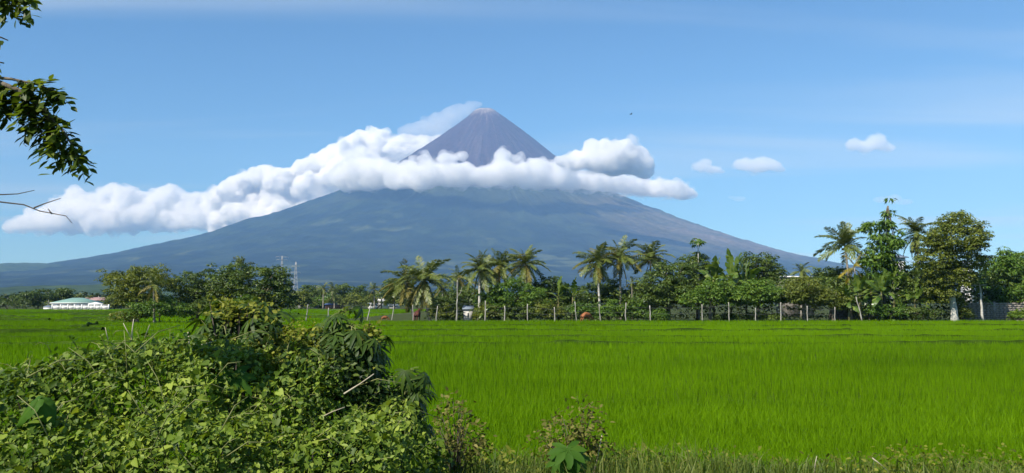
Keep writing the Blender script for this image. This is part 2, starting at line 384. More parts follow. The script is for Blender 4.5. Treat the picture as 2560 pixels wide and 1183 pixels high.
def cloud(name, blobs, mat, label, voxel, amp, seed, flat=None, cat='cloud', detail=6, buds=3, veil=None, rough=0.0):
    """blobs: (px, py, radius_x_px, radius_z_px, D); a lumpy closed body grown round them"""
    bm = bmesh.new(); rg = np.random.default_rng(seed); ex = []
    for (px, py, rx, rz, D) in blobs:                       # smaller puffs budding from the upper sides
        for j in range(buds):
            a = rg.uniform(-0.15, 1.15) * math.pi; f = rg.uniform(0.28, 0.5)
            ex.append((px + math.cos(a) * rx * 0.85, py - math.sin(a) * rz * 0.85, rz * f * 1.1, rz * f, D - rg.uniform(-0.1, 0.7) * rx * D / F))
    for ib, (px, py, rx, rz, D) in enumerate(list(blobs) + ex):
        p = at(px, py, D); k = D / F
        bmesh.ops.create_icosphere(bm, subdivisions=2 if ib < len(blobs) else 1, radius=1.0, matrix=Matrix.Translation(p) @ Matrix.Diagonal((rx * k, 0.9 * (rx + rz) / 2 * k, rz * k, 1)))
    me = bpy.data.meshes.new('tmp'); bm.to_mesh(me); bm.free()
    o = bpy.data.objects.new('tmp', me); C.objects.link(o)
    md = o.modifiers.new('r', 'REMESH'); md.mode = 'VOXEL'; md.voxel_size = voxel; md.use_smooth_shade = True
    dg = bpy.context.evaluated_depsgraph_get(); ev = o.evaluated_get(dg); m2 = bpy.data.meshes.new_from_object(ev)
    bpy.data.objects.remove(o); bpy.data.meshes.remove(me)
    n = len(m2.vertices); V = np.empty(n * 3); m2.vertices.foreach_get('co', V); V = V.reshape(-1, 3)
    Nn = np.empty(n * 3); m2.vertices.foreach_get('normal', Nn); Nn = Nn.reshape(-1, 3)
    s = 1.75 * amp
    b = -fbm(V / (s * 1.7), detail, seed, gain=0.62, mode='billow') + 0.12
    soft = 0.35 + 0.65 * sstep(-0.6, 0.35, Nn[:, 2])
    Wd = np.stack([fbm(V / (s * 2.5), 2, seed + 9 + k) for k in range(3)], -1)
    if rough: b = b * (1 - rough) + rough * 1.5 * fbm(V / (s * 1.3), detail, seed + 5, gain=0.6)
    V2 = V + Nn * (b * amp * soft)[:, None] + Wd * amp * 0.55
    m3 = m2.copy() if veil else None
    if flat is not None:
        V2[:, 2] = np.where(V2[:, 2] < flat, flat - (flat - V2[:, 2]) * 0.35, V2[:, 2])
    m2.vertices.foreach_set('co', V2.astype(np.float32).ravel()); m2.update(); m2 = remeshed(m2, voxel)
    m2.materials.clear(); m2.materials.append(mat); m2.name = name
    oo = obj(name, m2); tag(oo, label, cat)
    if veil:                                                # thin torn vapour round the dense body
        b3 = fbm(V / (s * 0.9), detail, seed + 31, gain=0.66) * 1.7 + 0.30; W3 = np.stack([fbm(V / (s * 1.4), 3, seed + 41 + k) for k in range(3)], -1)
        V3 = V + Nn * (np.clip(b3, -0.6, 2) * amp * 1.0)[:, None] + W3 * amp * 0.6
        m3.vertices.foreach_set('co', V3.astype(np.float32).ravel()); m3.update(); m3 = remeshed(m3, voxel); m3.materials.clear(); m3.materials.append(veil); obj('veil', m3, oo)
    return oo
M_cloud = vol_mat('cloud_vapour', (0.996, 0.996, 0.997), 0.024, 0.2)
M_cloud2 = vol_mat('cloud_vapour_thin', (0.985, 0.985, 0.99), 0.0058, 0.0)
M_cloud3 = vol_mat('cloud_vapour_faint', (0.99, 0.99, 0.995), 0.0022, 0.0)
M_belt = vol_mat('cloud_vapour_belt', (0.993, 0.994, 0.996), 0.010, 0.1)
M_veil = vol_mat('cloud_veil', (0.992, 0.993, 0.996), 0.011, 0.1, wisp=150.0)
M_steam = vol_mat('steam_vapour', (0.99, 0.99, 0.993), 0.0028, 0.0)
def clouds():
    rg = np.random.default_rng(3)
    # belt round the middle of the cone, in front of it
    def beltD(px):
        dx = (px - APX) * K; return D0 - math.sqrt(max(0.0, 1950.0 ** 2 - dx * dx)) - 520
    bl = []
    for px in np.arange(800, 1420, 15):
        top = np.interp(px, [790, 870, 920, 1000, 1060, 1130, 1190, 1250, 1300, 1350, 1420], [440, 396, 385, 400, 394, 400, 412, 394, 404, 400, 402])
        bot = np.interp(px, [790, 850, 950, 1100, 1250, 1420], [468, 476, 480, 472, 468, 476])
        top = top + rg.normal(0, 7); r = (bot - top) * 0.27 * rg.uniform(0.6, 1.25)
        bl.append((px + rg.uniform(-8, 8), top + r * 1.5 + rg.uniform(-4, 8), r * 1.35, r, beltD(px) + rg.uniform(-150, 100)))
        r2 = (bot - top) * 0.30 * rg.uniform(0.6, 1.2)
        bl.append((px + rg.uniform(-8, 8), bot - r2 * 1.2 + rg.uniform(-10, 5), r2 * 1.6, r2, beltD(px) + rg.uniform(-100, 160)))
    for px in np.arange(1420, 1730, 16):
        top = np.interp(px, [1420, 1500, 1600, 1660, 1690, 1735], [418, 428, 442, 446, 452, 478])
        bot = np.interp(px, [1420, 1550, 1650, 1735], [478, 488, 500, 502])
        r2 = (bot - top) * 0.40
        bl.append((px + rg.uniform(-5, 5), (top + bot) / 2 + rg.uniform(-3, 3), r2 * 1.5, r2, beltD(px) + rg.uniform(-120, 120)))
    bl += [(1065, 398, 16, 10, beltD(1065)), (1120, 396, 26, 12, beltD(1120)), (1150, 392, 14, 10, beltD(1150)), (1258, 392, 18, 14, beltD(1258)), (1290, 396, 12, 9, beltD(1290)), (905, 385, 24, 14, beltD(905)), (880, 395, 22, 14, beltD(880)), (1395, 408, 20, 14, beltD(1395))]
    cloud('cloud', bl, M_belt, 'long white cloud belt wrapped round the middle of the volcano', 13, 66, 101, veil=M_veil, rough=0.45)
    # cumulus dome at the right shoulder
    D = 8200.0
    bl = [(1540, 392, 44, 36, D), (1500, 402, 42, 30, D), (1450, 405, 40, 24, D + 100), (1585, 402, 38, 34, D + 50), (1412, 404, 26, 14, D + 250),
          (1610, 420, 24, 24, D + 60), (1480, 378, 20, 18, D), (1560, 368, 26, 18, D - 50), (1530, 418, 70, 18, D + 100)]
    cloud('cloud', bl, M_cloud, 'rounded cumulus cloud rising above the right shoulder of the volcano', 13, 58, 131, veil=M_veil, rough=0.25)
    # brilliant bank behind the left flank
    bl = []
    D = 14500.0
    tops = [[560, 470], [600, 445], [640, 425], [668, 422], [715, 432], [760, 408], [800, 388], [840, 375], [870, 352], [905, 335], [935, 328], [970, 345], [1010, 352], [1060, 345], [1100, 345]]
    tp = np.array(tops, float)
    for px in np.arange(560, 1120, 17):
        top = np.interp(px, tp[:, 0], tp[:, 1]); bot = np.interp(px, [560, 700, 850, 1100], [585, 560, 500, 440])
        r = rg.uniform(22, 34)
        bl.append((px + rg.uniform(-5, 5), top + r, r * 1.15, r, D + rg.uniform(-250, 250)))
        y = top + r * 2
        while y < bot:
            r3 = rg.uniform(26, 38); bl.append((px + rg.uniform(-10, 10), y + r3 * 0.6, r3 * 1.2, r3, D + rg.uniform(-350, 250))); y += r3 * 1.0
    cloud('cloud', bl, M_cloud, 'brilliant white cumulus bank piled behind the left flank of the volcano', 17, 88, 151, veil=M_veil, rough=0.2)
    # paler bank reaching out to the left
    bl = []; D = 15800.0
    tp = np.array([[10, 562], [50, 540], [100, 525], [150, 500], [190, 470], [240, 490], [290, 456], [330, 478], [380, 482], [430, 462], [470, 486], [530, 476], [570, 478], [600, 470]], float)
    for px in np.arange(20, 610, 17):
        top = np.interp(px, tp[:, 0], tp[:, 1]); bot = np.interp(px, [0, 150, 400, 520, 610], [582, 580, 576, 566, 590])
        r = min(rg.uniform(16, 26), (bot - top) * 0.48)
        bl.append((px + rg.uniform(-5, 5), top + r, r * 1.2, r, D + rg.uniform(-200, 200)))
        y = top + r * 1.8
        while y < bot - 14:
            r3 = rg.uniform(17, 26); bl.append((px + rg.uniform(-10, 10), min(y + r3 * 0.6, bot - r3 * 0.7), r3 * 1.4, r3, D + rg.uniform(-300, 200))); y += r3
    cloud('cloud', bl, vol_mat('cloud_vapour_soft', (0.99, 0.99, 0.993), 0.0062, 0.1), 'long paler cloud bank stretching away to the left edge', 19, 80, 171, flat=at(300, 572, D)[2], veil=M_veil, rough=0.55)
    # small fair-weather clouds on the right
    D = 12500.0
    cloud('cloud', [(1752, 418, 22, 13, D), (1782, 424, 24, 10, D), (1765, 408, 16, 10, D), (1800, 430, 12, 6, D)], M_cloud2, 'small grey-white cloud, nearest of the loose ones to the volcano', 13, 44, 191, rough=0.7, veil=M_cloud3, flat=at(1768, 432, D)[2])
    cloud('cloud', [(1860, 412, 26, 16, D), (1898, 415, 34, 18, D), (1932, 414, 24, 15, D), (1905, 404, 24, 10, D), (1950, 424, 16, 8, D)], M_cloud2, 'small flat-bottomed oval cloud, middle of the loose ones', 13, 44, 195, rough=0.7, veil=M_cloud3, flat=at(1898, 430, D)[2])
    cloud('cloud', [(2135, 362, 22, 14, D), (2165, 368, 28, 14, D), (2190, 358, 28, 20, D), (2198, 346, 17, 12, D), (2218, 370, 20, 10, D)], M_cloud2, 'small two-humped cloud high on the right', 13, 44, 199, rough=0.7, veil=M_cloud3, flat=at(2175, 380, D)[2])
    cloud('cloud', [(1828, 494, 10, 4, D), (1848, 498, 18, 6, D)], M_cloud3, 'tiny faint cloud wisp low between volcano and right trees', 14, 16, 203)
    cloud('cloud', [(2205, 500, 24, 8, D), (2235, 499, 22, 11, D), (2262, 506, 22, 7, D)], M_cloud3, 'faint cloud scrap behind the tip of the tall slender tree', 14, 20, 205)
    # steam drifting from the crater
    D = D0 + 60
    bl = [(1200, 264, 7, 5, D), (1190, 266, 11, 8, D), (1174, 272, 17, 13, D), (1152, 282, 24, 19, D + 60), (1126, 294, 30, 24, D + 120), (1098, 308, 32, 24, D + 180), (1062, 322, 34, 22, D + 240), (1022, 330, 34, 16, D + 300), (1090, 330, 40, 22, D + 300)]
    cloud('steam_plume', bl, M_steam, 'thin grey steam plume drifting left from the crater', 20, 52, 211, cat='steam')
clouds()

HAZE_DENS = 6.1e-5
def haze():
    mb = MB(); x, y0, y1, z0, z1 = 17000, -1500, 17500, -12, 2900
    mb.box((0, (y0 + y1) / 2, (z0 + z1) / 2), (2 * x, y1 - y0, z1 - z0))
    o = mb.build('haze', vol_mat('haze_air', (0.29, 0.55, 1.0), HAZE_DENS, -0.25, True)); tag(o, 'pale blue haze filling the air', kind='stuff')
haze()

# ------------------------------------------------------------------ plant builders
M_bark = noise_mat('bark', (0.10, 0.08, 0.055), (0.22, 0.19, 0.14), 6, 0.95, bump=0.5, stretch=(1, 1, 0.3), spec=0.1)
M_bark_pale = noise_mat('pale_bark', (0.36, 0.34, 0.29), (0.66, 0.63, 0.56), 3, 0.9, bump=0.3, stretch=(1, 1, 2.5), spec=0.1)
M_bark_palm = noise_mat('palm_bark', (0.20, 0.17, 0.13), (0.42, 0.38, 0.31), 2.5, 0.95, bump=0.5, stretch=(0.6, 0.6, 5), spec=0.1)
M_leaf = leaf_mat('leaf_dark', (0.024, 0.046, 0.008), (0.073, 0.121, 0.018), (0.172, 0.220, 0.036), 0.2, 0.45, 0.35)
M_leaf_ol = leaf_mat('leaf_olive', (0.036, 0.058, 0.008), (0.118, 0.155, 0.019), (0.260, 0.277, 0.038), 0.22, 0.5, 0.3)
M_leaf_gr = leaf_mat('leaf_green', (0.026, 0.065, 0.008), (0.084, 0.163, 0.018), (0.203, 0.293, 0.034), 0.24, 0.45, 0.3)
M_leaf_br = leaf_mat('leaf_bright', (0.030, 0.065, 0.006), (0.09, 0.16, 0.013), (0.19, 0.25, 0.022), 0.28, 0.45, 0.3)
M_palm = leaf_mat('palm_leaf', (0.038, 0.064, 0.011), (0.113, 0.152, 0.025), (0.262, 0.276, 0.053), 0.2, 0.38, 0.45)
M_palm_old = leaf_mat('palm_leaf_old', (0.075, 0.080, 0.014), (0.17, 0.155, 0.028), (0.28, 0.23, 0.05), 0.2, 0.5, 0.25)
M_palm_yel = leaf_mat('palm_leaf_yellow', (0.15, 0.125, 0.012), (0.27, 0.22, 0.016), (0.40, 0.32, 0.03), 0.25, 0.5, 0.25)
M_banana = leaf_mat('banana_leaf', (0.038, 0.084, 0.012), (0.102, 0.168, 0.024), (0.228, 0.288, 0.054), 0.3, 0.35, 0.45)
M_banana_stem = noise_mat('banana_stem', (0.10, 0.10, 0.035), (0.24, 0.21, 0.09), 4, 0.7, stretch=(1, 1, 0.3))
M_nut = plain('coconut_husk', (0.16, 0.12, 0.04), 0.6)

def cards(P, Nr, Di, L, Wd, rnd, fold=0.25, mid=0.45):
    """leaf blades: base, two shoulders, tip; folded along the midrib"""
    n = len(P); L = np.broadcast_to(L, (n,))[:, None]; Wd = np.broadcast_to(Wd, (n,))[:, None]
    S = unit(np.cross(Di, Nr)); Nn = np.cross(S, Di)
    b = P; t = P + Di * L - Nn * L * 0.08
    m = P + Di * L * mid + Nn * Wd * fold * 0.5
    V = np.stack([b, m + S * Wd * 0.5, t, m - S * Wd * 0.5], 1).reshape(-1, 3)
    # the midrib itself stays lower than the shoulders
    i = np.arange(n)[:, None] * 4
    Ft = np.concatenate([i + np.array([[0, 1, 2]]), i + np.array([[0, 2, 3]])], 0)
    return V, Ft, np.repeat(rnd, 4)
def rdir(rg, n):
    v = rg.normal(size=(n, 3)); return unit(v)
def crown(blobs, rg, clumps, rc, per, ls, aspect=0.42, droop=0.35, shell=0.45):
    """blobs: (c(3), r(3)) ellipsoids in local metres"""
    Cn = np.array([b[0] for b in blobs], float); Rn = np.array([b[1] for b in blobs], float)
    w = Rn.prod(1) ** 0.75; k = rg.choice(len(blobs), clumps, p=w / w.sum())
    d = rdir(rg, clumps); d[:, 2] = np.where(d[:, 2] < -0.3, d[:, 2] * 0.6, d[:, 2]); d = unit(d)
    fr = shell + (1 - shell) * rg.random(clumps) ** 0.6
    c = Cn[k] + d * Rn[k] * fr[:, None]
    c = c + 0.5 * rc * rg.normal(size=c.shape)
    # thin out the ones far inside other blobs
    inside = np.zeros(clumps)
    for j in range(len(blobs)):
        q = (((c - Cn[j]) / Rn[j]) ** 2).sum(1); inside += (q < 0.35) & (k != j)
    keep = rg.random(clumps) > 0.6 * np.minimum(1, inside); c = c[keep]; m = len(c)
    rr = rc * rg.uniform(0.6, 1.35, m); tone = rg.random(m)
    nl = per; idx = np.repeat(np.arange(m), nl); n = len(idx)
    dd = rdir(rg, n); dd[:, 2] = np.abs(dd[:, 2]) * 1.15 - 0.25; dd = unit(dd)
    rad = rr[idx] * rg.uniform(0.45, 1.05, n) ** 0.7
    P = c[idx] + dd * rad[:, None] * np.array([1, 1, 0.62])
    Nr = unit(dd * 0.75 + np.array([0, 0, 0.55]) + 0.45 * rg.normal(size=(n, 3)))
    h = dd * np.array([1, 1, 0.2]) + 0.7 * rg.normal(size=(n, 3)) * np.array([1, 1, 0.35]); h[:, 2] -= droop
    Di = unit(h); Di = unit(Di - Nr * (Di * Nr).sum(1)[:, None] * 0.8)
    L = ls * rg.uniform(0.65, 1.3, n)
    rnd = np.clip(0.12 + 0.42 * tone[idx] + 0.42 * rg.random(n) ** 1.3, 0, 1)
    return cards(P, Nr, Di, L, L * aspect, rnd), c

def tree(name, label, cat, base_px, D, blobs_px, mat, seed, clumps=110, rc=0.55, per=46, ls=0.30, aspect=0.45, trunk=0.16, bark=None, group=None,
         trunk_top=None, droop=0.35, nlimb=9, base_z=0.0, lean=0.0, shell=0.45):
    rg = np.random.default_rng(seed); k = D / F; clumps = int(clumps * 1.9)
    bx = gx(base_px, D); root = empty(name, (bx, D, base_z)); tag(root, label, cat, group)
    bl = []
    for (px, py, rx, rz) in blobs_px:
        dy = rg.uniform(-0.35, 0.35) * rx * k
        p = at(px, py, D + dy); bl.append((p - np.array([bx, D, base_z]), np.array([rx * k, rx * k * 1.0, rz * k])))
    (V, Ft, R), cc = crown(bl, rg, clumps, rc, per, ls, aspect, droop, shell)
    zc = np.mean([b[0][2] for b in bl]); cen = np.mean([b[0] for b in bl], 0)
    top = np.array([cen[0] * 0.6, cen[1] * 0.6, zc * 0.75]) if trunk_top is None else at(trunk_top[0], trunk_top[1], D) - np.array([bx, D, base_z])
    mb = MB(); n = 7; t = np.linspace(0, 1, n)[:, None]
    pts = np.array([0, 0, -0.15]) + (top + np.array([0, 0, 0.15])) * t + np.array([lean, 0, 0]) * np.sin(t * math.pi) + rg.normal(size=(n, 3)) * np.array([0.05, 0.05, 0]) * (t > 0)
    mb.tube(pts, trunk * (1.25 - 0.55 * t[:, 0]) * (1 + 0.35 * np.exp(-t[:, 0] * 14)), 8)
    tg = cc[rg.choice(len(cc), min(nlimb, len(cc)), replace=False)]
    for q in tg:
        s = pts[rg.integers(n - 3, n)]; mid = s * 0.5 + q * 0.5 + np.array([0, 0, 0.12 * np.linalg.norm(q - s)]) * rg.uniform(-0.5, 1)
        mb.tube([s, s * 0.7 + mid * 0.3, mid, q], np.array([0.5, 0.42, 0.3, 0.12]) * trunk, 5)
    mb.build('trunk', bark or M_bark, root, True)
    obj('crown', mesh_data('crown', V, Ft, mat, rnd=R), root)
    return root
def bush(name, label, cat, px, D, blobs_px, mat, seed, group=None, **k):
    """a shrub: several stems and leaf clumps down to the ground"""
    k.setdefault('clumps', 45); k.setdefault('trunk', 0.06); k.setdefault('rc', 0.4); k.setdefault('ls', 0.24); k.setdefault('per', 42)
    return tree(name, label, cat, px, D, blobs_px, mat, seed, group=group, **k)

# palm fronds -------------------------------------------------------
def frond_data(name, p0, bend, mat, seed, nl=36, ll=0.21, wd=0.032, ragged=0.15, hang=0.55):
    """unit-length frond leaving along +X at pitch p0 degrees and bending down by `bend` degrees"""
    rg = np.random.default_rng(seed); n = 14
    a = np.radians(p0 - bend * np.linspace(0, 1, n) ** 1.2); st = 1.0 / (n - 1)
    P = np.zeros((n, 3)); P[1:, 0] = np.cumsum(np.cos(a[:-1]) * st); P[1:, 2] = np.cumsum(np.sin(a[:-1]) * st)
    P[:, 1] = 0.03 * np.sin(np.linspace(0, 2, n)) * rg.normal()
    mb = MB(); mb.tube(P, np.linspace(0.013, 0.003, n), 4, r=0.75)
    s = np.linspace(0.13, 1.0, nl); VV = []; 
    for side in (-1, 1):
        ss = np.clip(s + rg.normal(0, 0.006, nl), 0.1, 1.0); f = ss * (n - 1); i = np.minimum(f.astype(int), n - 2); w = (f - i)[:, None]
        B = P[i] * (1 - w) + P[i + 1] * w; T = unit(P[i + 1] - P[i])
        Nn = np.stack([-T[:, 2], T[:, 1] * 0, T[:, 0]], -1); S = np.tile([0, side, 0.0], (nl, 1))
        fw = 0.45 + 0.75 * ss[:, None] ** 2
        Di = unit(S + T * fw + Nn * 0.15 + np.array([0, 0, -hang]) * rg.uniform(0.5, 1.4, (nl, 1)) + 0.10 * rg.normal(size=(nl, 3)))
        L = ll * (0.35 + 0.75 * np.sin(np.clip(ss * 1.02, 0, 1) * math.pi) ** 0.6) * rg.uniform(1 - ragged, 1 + ragged, nl)
        Nr = unit(np.cross(Di, T) * side + 0.2 * rg.normal(size=(nl, 3)))
        VV.append(cards(B, Nr, Di, L, wd * rg.uniform(0.8, 1.2, nl), np.clip(rg.normal(0.5, 0.2, nl), 0, 1), 0.3, 0.3))
    for V, Ft, R in VV: mb.add(V, [Ft], R)
    return mb.data(name, mat)
FR = []
for _i, (_p, _b) in enumerate([(84, 30), (70, 65), (52, 75), (32, 75), (10, 65), (-15, 50), (-45, 35), (-70, 15)]):
    FR.append((frond_data('frond', _p, _b, M_palm, 300 + _i), frond_data('frond_old', _p, _b, M_palm_old, 320 + _i, nl=24, hang=0.8), frond_data('frond_yellow', _p, _b, M_palm_yel, 340 + _i, nl=30, hang=0.9)))
nut_me = None
def palm(label, base_px, cx, cy_, D, fl, seed, nf=22, trunk_r=0.15, lean=0.0, old=0.2, group='coconut palms', wind=0.0, yellow=False, nuts=5, bark=None, upright=0.0, name='coconut_palm', cat='palm'):
    """crown at photograph pixel (cx, cy_), frond length fl in pixels"""
    global nut_me
    rg = np.random.default_rng(seed); k = D / F; bx = gx(base_px, D)
    root = empty(name, (bx, D, 0)); tag(root, label, cat, group)
    top = at(cx, cy_, D) - np.array([bx, D, 0]); t = np.linspace(0, 1, 9)[:, None]
    pts = top * t + np.array([lean, 0, 0]) * np.sin(t * math.pi); pts[0, 2] = -0.15
    mb = MB(); mb.tube(pts, trunk_r * (1.0 - 0.3 * t[:, 0]) * (1 + 0.6 * np.exp(-t[:, 0] * 16)), 9); mb.build('trunk', bark or M_bark_palm, root, True)
    L = fl * k * 1.08; nf = int(nf * 1.25); az0 = rg.uniform(0, 6.28)
    for i in range(nf):
        u = i / (nf - 1); az = az0 + i * 2.399963 + rg.normal(0, 0.15)
        lvl = int(np.clip(round(u ** 0.85 * 7 + rg.normal(0, 0.5) - upright), 0, 7))
        kind = 2 if yellow else (1 if (lvl >= 5 and rg.random() < old + 0.15) or rg.random() < old * 0.3 else 0)
        me = FR[lvl][kind]
        s = L * rg.uniform(0.8, 1.12) * (0.8 if lvl == 0 else 1.0)
        m = Matrix.Translation(top + np.array([0, 0, rg.uniform(-0.15, 0.1)])) @ Matrix.Rotation(wind * math.cos(az), 4, 'Y') @ Matrix.Rotation(az, 4, 'Z') @ Matrix.Rotation(rg.normal(0, 0.35), 4, 'X') @ Matrix.Scale(s, 4)
        obj('frond', me, root, mw=m)
    if nuts:
        if nut_me is None:
            bm = bmesh.new(); bmesh.ops.create_icosphere(bm, subdivisions=1, radius=0.13); nut_me = bpy.data.meshes.new('coconut'); bm.to_mesh(nut_me); bm.free(); nut_me.materials.append(M_nut)
        for j in range(nuts):
            a = rg.uniform(0, 6.28); obj('coconut', nut_me, root, loc=top + np.array([0.26 * math.cos(a), 0.26 * math.sin(a), -0.22 - 0.2 * rg.random()]))
    return root

# banana --------------------------------------------------------------
def banana_leaf_data(p0, bend, seed, wid=0.16, tears=9):
    rg = np.random.default_rng(seed); n = 22
    a = np.radians(p0 - bend * np.linspace(0, 1, n) ** 1.4); st = 1.0 / (n - 1)
    P = np.zeros((n, 3)); P[1:, 0] = np.cumsum(np.cos(a[:-1]) * st); P[1:, 2] = np.cumsum(np.sin(a[:-1]) * st)
    mb = MB(); mb.tube(P, np.linspace(0.014, 0.003, n), 4, r=0.95)
    s = np.linspace(0, 1, n); w = wid * np.clip(np.sin(np.clip((s - 0.14) / 0.86, 0, 1) ** 0.7 * math.pi), 0, 1) ** 0.6
    for side in (-1, 1):
        j = 3
        while j < n - 1:
            ln = int(rg.integers(1, 5)); e = min(j + ln, n - 1); dr = rg.uniform(-0.15, 0.55); pull = rg.uniform(0.0, 0.12)
            idx = np.arange(j, e + 1); B = P[idx]; T = unit(np.gradient(P, axis=0))[idx]; Nn = np.stack([-T[:, 2], T[:, 1] * 0, T[:, 0]], -1)
            ww = w[idx].copy(); ww[0] *= 0.93; ww[-1] *= 0.9
            O = B + np.array([0, side, 0]) * ww[:, None] * math.cos(dr) - Nn * (ww * math.sin(dr))[:, None] + T * (ww * (0.25 + pull))[:, None]
            V = np.concatenate([B, O]); m = len(idx); q = np.arange(m - 1); Fq = np.stack([q, q + 1, q + 1 + m, q + m], -1)
            mb.add(V, [Fq], np.full(len(V), np.clip(rg.normal(0.5, 0.18), 0, 1))); j = e
    return mb.data('leaf', M_banana)
BL = [banana_leaf_data(p, b, 400 + i) for i, (p, b) in enumerate([(86, 18), (78, 45), (66, 80), (50, 105), (30, 105), (8, 90)])]
def banana(label, px, D, top_y, seed, nl=9, stem_py=None, group='banana plants', lean=0.0, low=0):
    rg = np.random.default_rng(seed); k = D / F; bx = gx(px, D); root = empty('banana_plant', (bx, D, 0)); tag(root, label, 'banana plant', group)
    ztop = at(px, top_y, D)[2]; hs = ztop * 0.5 if stem_py is None else at(px, stem_py, D)[2]; L = (ztop - hs) * 1.02
    t = np.linspace(0, 1, 5)[:, None]; pts = np.array([lean, 0, hs]) * t; pts[0, 2] = -0.1
    mb = MB(); mb.tube(pts, np.linspace(0.15, 0.07, 5), 8); mb.build('stem', M_banana_stem, root, True)
    for i in range(nl):
        lv = int(np.clip(i * 6 // nl + low, 0, 5)); az = rg.uniform(0, 6.28) if i else 0
        m = Matrix.Translation(pts[-1] - np.array([0, 0, 0.1 + 0.05 * i])) @ Matrix.Rotation(az, 4, 'Z') @ Matrix.Rotation(rg.normal(0, 0.4), 4, 'X') @ Matrix.Scale(L * rg.uniform(0.8, 1.05), 4)
        obj('leaf', BL[lv], root, mw=m)
    return root

# palmate (papaya and cassava) leaves -----------------------------------
def palmate_data(name, lobes, spread, wid, mat, seed, cut=0.35, droop=0.5, teeth=False):
    """unit leaf in XY, petiole joint at the origin, pointing +X, lobes drooping"""
    rg = np.random.default_rng(seed); mb = MB(); angs = np.radians(np.linspace(-spread, spread, lobes))
    for j, a in enumerate(angs):
        L = (0.62 + 0.38 * math.cos(a * 0.55)) * rg.uniform(0.92, 1.05); d = np.array([math.cos(a), math.sin(a), 0]); s = np.array([-d[1], d[0], 0])
        u = np.array([0, cut * 0.6, 0.55, 0.8, 1.0]); wv = wid * np.array([0.25, 0.75, 1.0, 0.62, 0.02])
        if teeth: wv = wid * np.array([0.5, 0.8, 1.15, 0.8, 0.03])
        z = -droop * u ** 1.8 * L * 0.6
        Mi = d * (u * L)[:, None] + np.array([0, 0, 1]) * z[:, None]
        Lf = Mi + s * (wv * L)[:, None] + np.array([0, 0, 1]) * (0.25 * wv * L)[:, None]; Rt = Mi - s * (wv * L)[:, None] + np.array([0, 0, 1]) * (0.25 * wv * L)[:, None]
        V = np.concatenate([Mi, Lf, Rt]); q = np.arange(4)
        mb.add(V, [np.concatenate([np.stack([q, q + 1, q + 6, q + 5], -1), np.stack([q + 10, q + 11, q + 1, q], -1)])], np.full(15, np.clip(rg.normal(0.5, 0.12), 0, 1)))
    return mb.data(name, mat, True)
M_cass = leaf_mat('cassava_leaf', (0.016, 0.038, 0.005), (0.042, 0.082, 0.010), (0.10, 0.15, 0.018), 0.26, 0.5, 0.22)
M_cass_y = leaf_mat('cassava_young_leaf', (0.06, 0.10, 0.012), (0.12, 0.17, 0.018), (0.20, 0.24, 0.03), 0.35, 0.5, 0.3)
M_papaya = leaf_mat('papaya_leaf', (0.030, 0.085, 0.008), (0.048, 0.12, 0.012), (0.085, 0.17, 0.016), 0.35, 0.6, 0.12)
PAP = [palmate_data('leaf', 7, 125, 0.17, M_papaya, 450 + i, cut=0.45, droop=0.25 + 0.2 * i, teeth=True) for i in range(3)]
PAPF = [palmate_data('leaf', 7, 120, 0.17, M_leaf_gr, 460 + i, droop=0.6 + 0.2 * i) for i in range(2)]
CAS = [palmate_data('leaf', 7, 105, 0.105, M_cass, 470 + i, droop=0.7 + 0.3 * i) for i in range(3)]
CASY = [palmate_data('leaf', 5, 80, 0.12, M_cass_y, 480 + i, droop=0.4 + 0.3 * i) for i in range(2)]
def papaya(label, px, D, top_y, seed, leaf=0.7, n=13, base_px=None, r=0.08, stem_mat=None, group=None):
    rg = np.random.default_rng(seed); bx = gx(base_px or px, D); root = empty('papaya_tree', (bx, D, 0)); tag(root, label, 'papaya tree', group)
    top = at(px, top_y, D) - np.array([bx, D, 0]); t = np.linspace(0, 1, 6)[:, None]; pts = top * t; pts[0, 2] = -0.1; pts[1:-1, 0] += 0.06 * rg.normal(size=4)
    mb = MB(); mb.tube(pts, np.linspace(r * 1.2, r * 0.6, 6), 7)
    for i in range(n):
        az = i * 2.4 + rg.normal(0, 0.2); el = math.radians(rg.uniform(-25, 65)); pl = leaf * rg.uniform(0.7, 1.1)
        e = top + pl * np.array([math.cos(az) * math.cos(el), math.sin(az) * math.cos(el), math.sin(el)])
        mb.tube([top - np.array([0, 0, 0.05]), (top + e) / 2 + np.array([0, 0, 0.05]), e], [0.02, 0.016, 0.012], 4)
        m = Matrix.Translation(e) @ Matrix.Rotation(az, 4, 'Z') @ Matrix.Rotation(math.radians(rg.uniform(5, 40)), 4, 'Y') @ Matrix.Scale(leaf * rg.uniform(0.55, 0.8), 4)
        obj('leaf', PAPF[i % 2], root, mw=m)
    mb.build('trunk', stem_mat or M_bark_pale, root, True)
    return root

